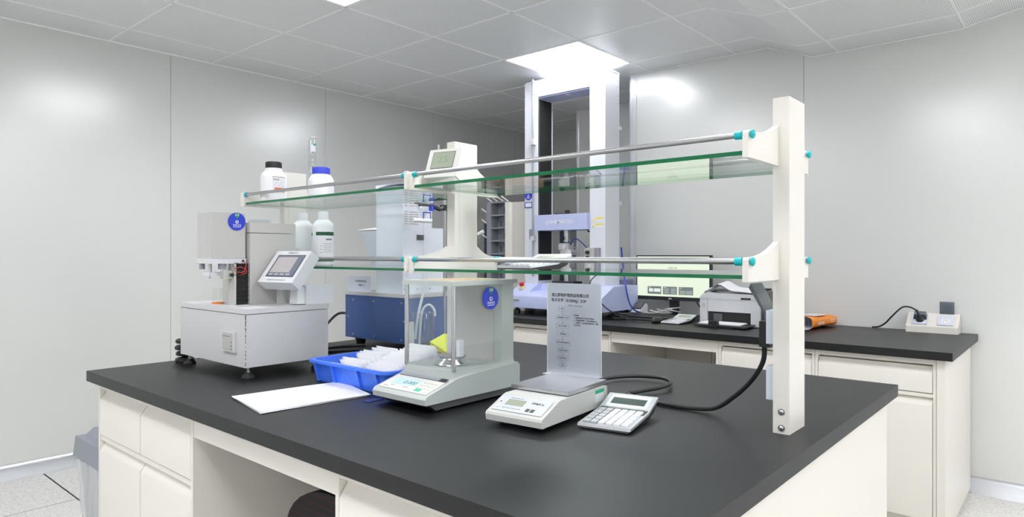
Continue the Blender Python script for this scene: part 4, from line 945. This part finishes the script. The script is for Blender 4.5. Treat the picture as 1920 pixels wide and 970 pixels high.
for (x, y) in ((3.45, 2.93), (3.45, 2.28), (3.80, 2.93), (3.80, 2.28)): MB().cyl((x, y, ZT), (x, y, .83), .022, n=18).cyl((x, y, .83), (x, y, .846), .012, n=12).build('foot', BLACK, t)
tag(MB().box(3.905, 2.375, ZT, 4.04, 2.47, 1.03, bev=.003).build('side_unit', mat('dull_violet_enamel', (.38, .40, .66), .45)), 'plain violet upright box behind the right column of the testing frame', 'box')

# ================================================================= DRYING RACK AND POST AT THE LEFT OF THE SIDE BENCH
t = thing('drying_rack', 'grey plastic rack with square compartments and white pegs beside the testing frame', 'rack', (3.70, 3.28, ZT))
GR = mat('rack_grey_plastic', (.26, .27, .31), .5)
ya, yb = 3.185, 3.345; m = MB()
m.box(3.70, ya, .80, 3.712, yb, 1.592)
m.box(3.62, yb - .012, .80, 3.70, yb, 1.592).box(3.62, yb, .80, 3.72, yb + .03, 1.588)
m.box(3.62, ya, .80, 3.70, ya + .01, 1.592)
for k in range(9):
    z = 1.592 - k * .095; m.box(3.62, ya + .0105, z - .010, 3.70, yb - .0125, z)
m.build('frame', GR, t)
for k in range(8):
    z = 1.592 - k * .095
    for y in ([3.265] if k % 2 == 0 else [3.23, 3.30]):
        q = MB()
        for j in range(3): q.box(3.698, y - .007, z - .055 - j * .013, 3.700, y + .007, z - .048 - j * .013)
        q.build('peg_slots', BLACKM, t)
for (y, z) in ((3.345, 1.60), (3.29, 1.60), (3.235, 1.60), (3.19, 1.60)): MB().cyl((3.66, y, z - .01), (3.61, y + .03, z + .03), .004, n=8).build('peg', WHITE, t)
for (y, z) in ((3.372, 1.50), (3.372, 1.42), (3.372, 1.31)): MB().cyl((3.65, y, z), (3.60, y + .035, z + .045), .004, n=8).build('peg', WHITE, t)
t = thing('round_flask', 'round clear glass flask with a side arm hanging on the grey drying rack', 'flask', (3.62, 3.43, 1.30))
m = MB().ball((3.60, 3.45, 1.305), .052, n=24); m.build('bulb', GLAB, t)
MB().tube([(3.60, 3.48, 1.30), (3.60, 3.505, 1.27), (3.60, 3.51, 1.22)], .010).ball((3.60, 3.508, 1.262), .018).build('side_arm', WHITE, t)
MB().cyl((3.60, 3.45, 1.352), (3.61, 3.40, 1.375), .014, n=16).build('neck', WHITE, t)
t = thing('service_post', 'tall cream boxed post between the grey drying rack and the testing frame', 'post', (3.66, 3.12, ZT))
MB().box(3.605, 3.138, ZT, 3.74, 3.178, 1.582, bev=.003).build('front_face', RACK, t)
MB().box(3.640, 3.02, ZT, 3.76, 3.137, 1.582, bev=.025, seg=4).build('rounded_side', mat('shaded_cream_enamel', (.56, .54, .51), .4), t)  # side shade of the cream post painted in as a darker colour

# ================================================================= COMPUTER CORNER
t = thing('monitor', 'black computer monitor showing a pale green page, on the side bench', 'monitor', (3.93, 1.99, ZT))
my0, my1, mz0, mz1, mx = 1.722, 2.242, .908, 1.197, 3.86
MB().box(mx, my0, mz0, mx + .025, my1, mz1, bev=.003).build('housing', BLACK, t)
sn = MB().box(mx - .0012, my0 + .012, mz0 + .024, mx, my1 - .008, mz1 - .008).build('screen', SCREENG, t)
MS = frame((mx - .0014, my1, mz0), (0, -1, 0), (0, 0, 1))
rn = random.Random(21)
for k, x0 in enumerate((.085, .195, .305)):
    c = MB().box(x0, .038, 0, x0 + .098, .088, .0004, M=MS).build('screen_card', SCREENP, sn)
    m = MB()
    if k == 0: m.box(x0 + .010, .052, .0004, x0 + .04, .074, .0007, M=MS).box(x0 + .046, .052, .0004, x0 + .092, .074, .0007, M=MS)
    elif k == 1:
        for j in range(5): m.box(x0 + .008, .046 + j * .007, .0004, x0 + .042, .0475 + j * .007, .0007, M=MS).box(x0 + .056, .046 + j * .007, .0004, x0 + .090, .0475 + j * .007, .0007, M=MS)
    else:
        for j in range(4): m.box(x0 + .008, .044 + j * .006, .0004, x0 + .045, .0455 + j * .006, .0007, M=MS).box(x0 + .052, .044 + j * .006, .0004, x0 + .092, .0455 + j * .006, .0007, M=MS)
    m.box(x0 + .005, .080, .0004, x0 + .022, .083, .0007, M=MS).build('card_print', SCREENW, c)
MB().cyl((.315, .070, .0004), (.315, .070, .0008), .004, n=12, M=MS).build('red_dot', SCREENR, sn)
text(sn, '天真天利', .016, MS @ Vector((.262, .205, 0)), (0, -1, 0), (0, 0, 1), mat('screen_dark_text', (.05, .05, .05), .4, emit=(.22, .27, .20), es=.6), 'screen_text', 'CENTER')
MB().box(.235, .007, 0, .258, .014, .0022, M=MS).build('badge', SILV, t)
MB().box(3.885, 1.955, .83, 3.905, 2.015, .93, bev=.003).build('neck', BLACK, t)
MB().box(3.83, 1.90, ZT, 4.00, 2.08, ZT + .010, bev=.004).box(3.89, 1.96, ZT + .01, 3.90, 2.01, .84).build('foot', BLACK, t)
for k, p in enumerate(([(3.92, 1.86, .93), (3.93, 1.82, .86), (3.94, 1.77, .815)], [(3.92, 1.74, .93), (3.93, 1.77, .86), (3.93, 1.82, .82), (3.92, 1.87, .808)])):
    MB().tube(p, .004).build('cable', BLACK, t)
# keyboard
t = thing('keyboard', 'black full-size keyboard in front of the monitor', 'keyboard', (3.62, 2.06, ZT), R_(-3))
MB().prism([(3.56, ZT), (3.72, ZT), (3.72, ZT + .024), (3.565, ZT + .012), (3.56, ZT + .008)], 'y', 1.855, 2.285, bev=.002).build('tray', BLACK, t)
KM = frame((3.572, 2.278, ZT + .0135), (0, -1, 0), (.145, 0, .0115))
kn = None
for r in range(6):
    c = 0
    x = .002
    while x < .415:
        w_ = .0185 if not (r == 0 and .08 < x < .12) else .095
        if r == 0 and w_ > .05: pass
        if kn is None or abs(w_ - .0185) > .01:
            o = MB().box(x, .004 + r * .0235, 0, x + w_ - .002, .004 + r * .0235 + .0165, .008, bev=.0022, M=KM, seg=1).build('key', BLACK, t)
            if abs(w_ - .0185) < .01: kn = (o, x, r)
        else:
            o = kn[0].copy(); COL.objects.link(o); o.parent = t
            d = (KM.to_3x3() @ Vector((x - kn[1], (r - kn[2]) * .0235, 0)))
            o.location = XF[t].to_3x3() @ d
        x += w_
m_ = tag(MB().ball((3.500, 1.895, ZT + .014), .03, n=20, sc=(1.75, 1.0, .75)).build('mouse', BLACK), 'black computer mouse at the right end of the keyboard', 'mouse')
bm = bmesh.new(); bm.from_mesh(m_.data)
for v_ in bm.verts: v_.co.z = max(v_.co.z, ZT)
bm.to_mesh(m_.data); bm.free()
tag(MB().box(3.46, 1.88, ZT, 3.60, 2.03, ZT + .0012).build('mouse_mat', BLACKM) if False else MB().box(3.40, 1.93, ZT, 3.50, 2.10, ZT + .0015).build('mouse_pad', BLACKM), 'thin black pad at the bench edge in front of the keyboard', 'mouse pad')
calculator('light grey calculator lying on the side bench, left of the printer', (3.475, 1.80, ZT), R_(-4), scale=.92, body=MATS['calculator_shell_light'])
# small white device and cables by the keyboard
t = thing('desk_phone', 'small white device with dark top between violet box and keyboard', 'device', (3.79, 2.19, ZT))
MB().prism([(3.745, ZT), (3.855, ZT), (3.855, .875), (3.83, .885), (3.745, .83)], 'y', 2.155, 2.218, bev=.004).build('body', WHITE, t)
MB().hexa([(3.77, 2.158, .850), (3.83, 2.158, .886), (3.83, 2.215, .886), (3.77, 2.215, .850), (3.765, 2.158, .858), (3.825, 2.158, .895), (3.825, 2.215, .895), (3.765, 2.215, .858)]).build('dark_cover', DGREY, t)
rn = random.Random(8)
for k in range(4):
    cx_, cy_ = 3.775 + .008 * k, 2.10 - .05 * k; pts = [(cx_ + .035 * math.cos(a * .8 + k), cy_ + (.045 + .002 * k) * math.sin(a * .8 + k), ZT + .006 + k * .012 + .014 * (1 + math.sin(a * .5 + k))) for a in range(14)]
    tag(MB().tube(pts, .003, n=6, smooth=4).build('white_cable', mat('white_cable_plastic', (.6, .6, .6), .4)), ['loop of white cable nearest the violet box behind the keyboard', 'second loop of white cable behind the left half of the keyboard', 'third loop of white cable behind the keyboard', 'rightmost loop of white cable behind the keyboard'][k], 'cable', 'white cable loops behind the keyboard')
tag(MB().tube([(3.80, 2.322, 1.25), (3.79, 2.30, 1.12), (3.68, 2.215, 1.0), (3.68, 2.19, .90), (3.69, 2.16, .85), (3.74, 2.14, .830)], .0055).build('blue_cable', BLUEC), 'blue cable hanging down the right side of the testing frame', 'cable')
tag(MB().tube([(3.60, 2.35, 1.09), (3.40, 2.30, 1.02), (3.40, 2.20, .89), (3.46, 2.10, .82), (3.45, 2.0, .806)], .0035).build('thin_black_cable', RUBBER), 'thin black cable sagging from the control box to the keyboard', 'cable')
for k in range(3):
    tag(MB().tube([(3.50 + .02 * k, 2.21 - .015 * k, .808 + .012 * k), (3.46 + .03 * k, 2.16, .812 + .012 * k), (3.50, 2.11 + .01 * k, .810 + .012 * k), (3.53 + .01 * k, 2.12, .808 + .012 * k), (3.52, 2.18, .815 + .012 * k)], .0055).build('dark_cable', RUBBER), ['lowest black cable coil at the right foot of the testing frame', 'middle black cable coil at the right foot of the testing frame', 'upper black cable coil at the right foot of the testing frame'][k], 'cable', 'black cable coil by the testing frame')

# ================================================================= PRINTER
t = thing('printer', 'silver laser printer with black sides and an open paper tray', 'printer', (3.72, 1.49, ZT))
py0, py1, px0, px1 = 1.322, 1.672, 3.60, 3.82
MB().prism([(px0 + .012, ZT), (px1, ZT), (px1 + .012, .84), (px1, .985), (px1 - .05, 1.000), (px0 + .08, .985), (px0 + .012, .94)], 'y', py0 - .012, py1 + .008, bev=.006).build('case', DGREY, t)
F = frame((px0, py1, ZT), (0, -1, 0), (0, 0, 1)); W = py1 - py0
m = MB()
m.box(0, .004, -.014, .045, .150, .004, bev=.004, M=F).box(W - .055, .004, -.014, W, .150, .004, bev=.004, M=F)
m.prism([(0, .148), (0, .158), (.02, .178), (.05, .188), (W * .3, .182), (W - .06, .182), (W - .02, .176), (W, .160), (W, .148)], 'z', -.014, .004, bev=.003, M=F)
m.build('front_frame', SILV, t)
MB().box(.046, .078, -.010, W - .056, .1475, .0022, bev=.003, M=F).build('front_door', SILV, t)
MB().box(.046, .006, -.012, W - .056, .077, -.009, M=F).build('tray_opening', BLACK, t)
MB().box(.080, .020, -.010, .13, .066, -.002, bev=.002, M=F).build('paper_guide', DGREY, t)
lg = MB().cyl((W * .44, .113, .0022), (W * .44, .113, .0032), .0085, n=24, M=F).build('emblem', WHITE, t)
text(lg, 'hp', .011, F @ Vector((W * .44, .1140, .0034)), (0, -1, 0), (.0, 0, 1), INK, 'emblem_text', 'CENTER')
MB().cyl((.022, .112, .004), (.022, .112, .006), .011, n=24, M=F).build('power_button', LGREY, t)
MB().box(W - .11, .151, .003, W - .055, .161, .0055, bev=.001, M=F).build('status_strip', BLACK, t)
m = MB()
m.prism([(px0 - .004, .978), (px0 + .09, .990), (px0 + .10, .986), (px0 + .02, .965), (px0 + .0, .960)], 'y', py0 + .07, py1 - .07); m.build('output_slope', SILV, t)
m = MB()
for k in range(8): m.box(px1 - .06 + k * .008, py0 + .02, .998, px1 - .056 + k * .008, py1 - .12, 1.008)
m.build('top_grille', BLACK, t); bpy.data.objects['top_grille']['kind'] = 'stuff'
MB().prism([(3.455, .806), (3.60, .812), (3.60, .818), (3.455, .814)], 'y', py0 + .03, py1 - .03, bev=.002).box(3.46, py0 + .1, ZT, 3.58, py1 - .1, .808).build('paper_tray', BLACK, t)
MB().box(3.448, 1.505, .806, 3.475, 1.555, .838, bev=.003).build('tray_stop', BLACK, t)
tag(MB().prism([(3.480, .8165), (3.588, .8195), (3.588, .8250), (3.480, .822)], 'y', py0 + .07, py1 - .045).build('paper_stack', PAPER), 'stack of white paper in the open tray of the silver printer', 'paper')
def fn(u, v_): return (3.61 + .13 * v_, 1.655 - .30 * u, .990 + .035 * math.exp(-((u - .30) / .16) ** 2) + .015 * v_ - (.02 * max(0, u - .75)))
def fn2(u, v_): return (3.60 + .13 * v_ - .015 * u, 1.650 - .29 * u, .996 + .037 * math.exp(-((u - .31) / .17) ** 2) + .016 * v_ - (.022 * max(0, u - .75)))
tag(MB().sheet(fn, 14, 3, t=.001).build('printed_page', PAPERV), 'lower curled white page on top of the silver printer', 'paper', 'curled pages on the printer')
tag(MB().sheet(fn2, 14, 3, t=.001).build('printed_page', PAPER), 'upper curled white page on top of the silver printer', 'paper', 'curled pages on the printer')
t = thing('steel_bookend', 'small bent steel bookend beside the printer, behind the near upright', 'bookend', (3.60, 1.25, ZT))
MB().box(3.56, 1.20, ZT, 3.64, 1.29, ZT + .002).box(3.56, 1.286, ZT + .002, 3.64, 1.289, .93).build('bent_plate', STEEL, t)

# ================================================================= ORANGE BAG, SOCKET BOX
t = thing('orange_bag', 'crumpled orange and white printed paper bag lying open on the side bench', 'bag', (3.75, 1.08, ZT))
OR = noise_bump(mat('orange_bag_print', (.86, .26, .015), .45), 30, .4, .004, .12)
def bag_pt(u, a):   # u along length, a around
    x = 3.66 + .30 * u; rz = .033 * (1 - .15 * u) * (1 + .08 * math.sin(5 * u + 2)); ry = .080
    n = 3.2; ca, sa = math.cos(a), math.sin(a)
    yy = ry * abs(ca) ** (2 / n) * (1 if ca >= 0 else -1); zz = rz * abs(sa) ** (2 / n) * (1 if sa >= 0 else -1)
    if u < .12: yy *= 1 + .5 * (.12 - u); zz *= 1 + .6 * (.12 - u) 
    return (yy, x - 3.66, zz + .0345)
m = MB(); NU, NA = 12, 28; G = []
for i in range(NU + 1):
    G.append([m.bm.verts.new(Vector(bag_pt(i / NU, 2 * math.pi * j / NA))) for j in range(NA)])
for i in range(NU):
    for j in range(NA): m.bm.faces.new((G[i][j], G[i][(j + 1) % NA], G[i + 1][(j + 1) % NA], G[i + 1][j]))
m.bm.faces.new(G[-1])
BM = Matrix.Translation((3.70, 1.165, ZT)) @ Matrix.Rotation(R_(-99), 4, 'Z')
m.bm.transform(BM)
bag = m.build('bag_skin', OR, t, angle=60)
sol = bag.modifiers.new('thickness', 'SOLIDIFY'); sol.thickness = .0015; sol.offset = -1
sol.material_offset = 1; bag.data.materials.append(PAPERV)
MB().box(-.035, .10, .0672, .055, .23, .0690, M=BM).build('address_sticker', PAPER, t)
m = MB(); print_lines(m, BM, -.02, .20, [.05, .06, .04], .006, .03, .0693, rnd=random.Random(1)); m.build('sticker_print', INKG, t)
text(t, 'EXPRESS', .020, BM @ Vector((.0815, .07, .030)), BM.col[1].xyz, (0, 0, 1), WHITE, 'bag_text', bold=.0004)
text(t, '快递', .022, BM @ Vector((.0795, .225, .036)), BM.col[1].xyz, (0, 0, 1), WHITE, 'bag_text', bold=.0004)
t = thing('socket_box', 'cream wedge-shaped bench socket box with two outlets near the right end of the bench', 'socket box', (4.0, .58, ZT))
so = .01
MB().prism([(3.955, ZT), (4.05, ZT), (4.05, .895), (4.03, .895), (3.955, .832)], 'y', .472, .700, bev=.003).build('housing', RACK, t)
sl = Vector((.075, 0, .063)).normalized()
for (yc, opn) in ((.640, False), (.528, True)):
    SF = frame((3.963, yc + .034, .8405), (0, -1, 0), sl)
    f_ = MB().box(0, 0, 0, .068, .068, .006, bev=.003, M=SF).build('outlet_frame', mat('bluish_white_plastic', (.66, .69, .80), .4), t)
    MB().box(.018, .010, .006, .050, .042, .0072, bev=.0006, M=SF, seg=1).build('outlet_insert', WHITE, f_)
    if opn:
        m = MB()
        for (x, y) in ((.027, .033), (.034, .033), (.041, .033), (.026, .020), (.042, .020)): m.box(x - .0012, y - .0028, .0072, x + .0012, y + .0028, .0076, M=SF)
        m.build('outlet_holes', DGREY, f_)
        MB().box(4.028, yc - .032, .893, 4.034, yc + .032, .958, bev=.002).build('open_cover', FROST, f_)
    else:
        MB().hexa([tuple(SF @ Vector(p)) for p in ((.004, .030, .006), (.064, .030, .006), (.064, .066, .006), (.004, .066, .006), (.008, .045, .030), (.060, .045, .030), (.060, .062, .034), (.008, .062, .034))], bev=.003).build('cover', FROST, f_)
SF = frame((3.963, .674, .8405), (0, -1, 0), sl)
t = thing('power_plug', 'black round plug with arched cord in the left outlet of the cream socket box', 'plug', (3.95, .64, .86))
n_ = SF.col[2].xyz; p0 = SF @ Vector((.034, .027, .0075))
MB().cyl(p0, p0 + n_ * .012, .019, .0185, n=28).cyl(p0 + n_ * .012, p0 + n_ * .022, .0185, .011, n=28).build('plug_body', BLACK, t)
k0 = p0 + n_ * .018
MB().tube([k0, k0 + Vector((.0, .006, .022)), k0 + Vector((.005, .014, .035))], .0065, n=12).build('strain_relief', BLACK, t)
k1 = k0 + Vector((.005, .014, .034))
MB().tube([k1, k1 + Vector((0, .03, .015)), k1 + Vector((-.005, .065, .012)), (3.97, .765, .875), (3.985, .80, .835), (4.0, .835, .812), (4.02, .87, .806)], .0042, n=10).build('cord', RUBBER, t)

# ================================================================= SOCKETS AND CORD ON THE NEAR UPRIGHT
BW = MATS['bluish_white_plastic']
for k, z in enumerate((1.035, .908)):
    t = thing('wall_socket', ['upper bluish-white socket with smoky flip cover behind the near upright', 'lower bluish-white socket without a cover behind the near upright'][k], 'socket', (1.56, .529, z), 0, 'sockets behind the near upright')
    MB().box(1.523, .5285, z - .038, 1.603, .548, z + .038, bev=.004, seg=3).build('faceplate', BW, t)
    if k == 0: MB().hexa([(1.528, .549, z + .02), (1.598, .549, z + .02), (1.598, .552, z + .035), (1.528, .552, z + .035), (1.528, .590 if k == 0 else .556, z + .088 if k == 0 else z + .06), (1.598, .590 if k == 0 else .556, z + .088 if k == 0 else z + .06), (1.598, .585 if k == 0 else .556, z + .098 if k == 0 else z + .065), (1.528, .585 if k == 0 else .556, z + .098 if k == 0 else z + .065)], bev=.001).build('flip_cover', FROST if k else mat('smoky_cover', (.10, .11, .13), .25), t)
t = thing('mains_cable', 'thick black mains cord running from the near upright across the worktop to the scale', 'cord', (1.60, .80, ZT))
MB().box(1.545, .5485, .985, 1.575, .572, 1.045, bev=.006).build('plug', BLACK, t)
MB().tube([(1.56, .565, .995), (1.56, .568, .95), (1.575, .600, .90), (1.585, .65, .85), (1.59, .70, .815), (1.585, .76, .8065), (1.58, .83, .8065), (1.60, .92, .8065), (1.63, .975, .8065), (1.66, .965, .808), (1.75, .925, .815), (1.83, .945, .815), (1.875, 1.005, .814), (1.86, 1.08, .812), (1.79, 1.125, .812), (1.68, 1.12, .815), (1.56, 1.06, .822), (1.47, 1.04, .83)], .0058, n=10).build('cord', RUBBER, t)

# ================================================================= BIN, STOOL
t = thing('waste_bin', 'grey plastic bin with domed lid and clear liner bag, left of the island bench', 'bin', (1.0, 2.80, 0))
m = MB(); m.hexa([(.86, 2.64, 0), (1.12, 2.64, 0), (1.12, 2.84, 0), (.86, 2.84, 0), (.825, 2.625, .44), (1.16, 2.625, .44), (1.16, 2.875, .44), (.825, 2.875, .44)], bev=.015); m.build('body', BINM, t)
m = MB(); m.hexa([(.808, 2.612, .44), (1.175, 2.612, .44), (1.175, 2.892, .44), (.808, 2.892, .44), (.815, 2.618, .515), (1.168, 2.618, .515), (1.168, 2.886, .515), (.815, 2.886, .515)], bev=.014)
m.hexa([(.83, 2.63, .512), (1.155, 2.63, .512), (1.155, 2.855, .512), (.83, 2.855, .512), (.86, 2.65, .548), (1.13, 2.65, .548), (1.13, 2.83, .548), (.86, 2.83, .548)], bev=.01); m.build('lid', BINM, t)
LINER = bpy.data.materials.new('clear_liner'); LINER.use_nodes = True; MATS['clear_liner'] = LINER
N, L = LINER.node_tree.nodes, LINER.node_tree.links; b = N['Principled BSDF']; b.inputs['Base Color'].default_value = (.88, .89, .91, 1); b.inputs['Roughness'].default_value = .25
tr_ = N.new('ShaderNodeBsdfTransparent'); mx = N.new('ShaderNodeMixShader'); mx.inputs[0].default_value = .5
L.new(tr_.outputs[0], mx.inputs[1]); L.new(b.outputs[0], mx.inputs[2]); L.new(mx.outputs[0], N['Material Output'].inputs[0])
rn = random.Random(6)
m = MB(); NA = 72; G = []
for i in range(11):
    v_ = i / 10; row = []
    for j in range(NA):
        a = 2 * math.pi * j / NA; ca, sa = math.cos(a), math.sin(a)
        ex = .185 - .02 * v_; ey = .14 - .012 * v_; n = 6
        rr = (abs(ca) ** n + abs(sa) ** n) ** (-1 / n)
        k_ = 1 + .03 * v_ * math.sin(5 * a + 4 * v_) + .012 * math.sin(13 * a + 9 * v_) + .01 * math.sin(3 * a + 14 * v_)
        row.append(m.bm.verts.new((.992 + ex * rr * ca * k_, 2.752 + ey * rr * sa * k_, .442 - (.33 + .10 * math.sin(2 * a + 1)) * v_)))
    G.append(row)
for i in range(10):
    for j in range(NA): m.bm.faces.new((G[i][j], G[i][(j + 1) % NA], G[i + 1][(j + 1) % NA], G[i + 1][j]))
m.build('liner_bag', LINER, t, angle=80)
tag(MB().box(.90, 2.66, .549, 1.05, 2.76, .552).build('paper_sheet', PAPER), 'scrap of white paper lying on the lid of the grey bin', 'paper')
PLAID = mat('black_plaid_fabric', (.012, .010, .011), .8)
N, L, b = nodes(PLAID)
tc = N.new('ShaderNodeTexCoord'); w1_ = N.new('ShaderNodeTexWave'); w1_.inputs['Scale'].default_value = 8.5; w1_.bands_direction = 'X'
w2_ = N.new('ShaderNodeTexWave'); w2_.inputs['Scale'].default_value = 14; w2_.bands_direction = 'Z'
mxx = N.new('ShaderNodeMath'); mxx.operation = 'MAXIMUM'; cr = N.new('ShaderNodeValToRGB'); cr.color_ramp.elements[0].position = .985; cr.color_ramp.elements[0].color = (.012, .010, .011, 1); cr.color_ramp.elements[1].position = .996; cr.color_ramp.elements[1].color = (.12, .015, .02, 1)
L.new(tc.outputs['Object'], w1_.inputs[0]); L.new(tc.outputs['Object'], w2_.inputs[0]); L.new(w1_.outputs['Fac'], mxx.inputs[0]); L.new(w2_.outputs['Fac'], mxx.inputs[1]); L.new(mxx.outputs[0], cr.inputs[0]); L.new(cr.outputs[0], b.inputs['Base Color'])
t = thing('lab_stool', 'round lab stool with black plaid backrest pushed into the island kneehole', 'stool', (1.18, 1.42, 0))
MB().prism([(1.44 + .22 * math.cos(R_(a)), .44 + .15 * (math.sin(R_(a)) if a < 180 else math.sin(R_(a)) * .5)) for a in range(0, 360, 12)], 'x', .97, 1.02, bev=.012, seg=3).build('backrest', PLAID, t)
MB().lathe([(0, .38), (.17, .38), (.19, .395), (.19, .43), (.16, .45), (0, .455)], (1.20, 1.42, 0), n=40, cap=False).build('seat', PLAID, t)
MB().cyl((1.20, 1.42, .05), (1.20, 1.42, .38), .025, n=16).build('column', STEEL, t)
for k in range(5):
    a = 2 * math.pi * k / 5; MB().tube([(1.20, 1.42, .07), (1.20 + .17 * math.cos(a), 1.42 + .17 * math.sin(a), .02)], .014, smooth=0).build('leg', BLACK, t)
MB().tube([(1.15, 1.42, .40), (1.04, 1.43, .38), (1.01, 1.435, .42)], .012).build('back_bracket', BLACK, t)
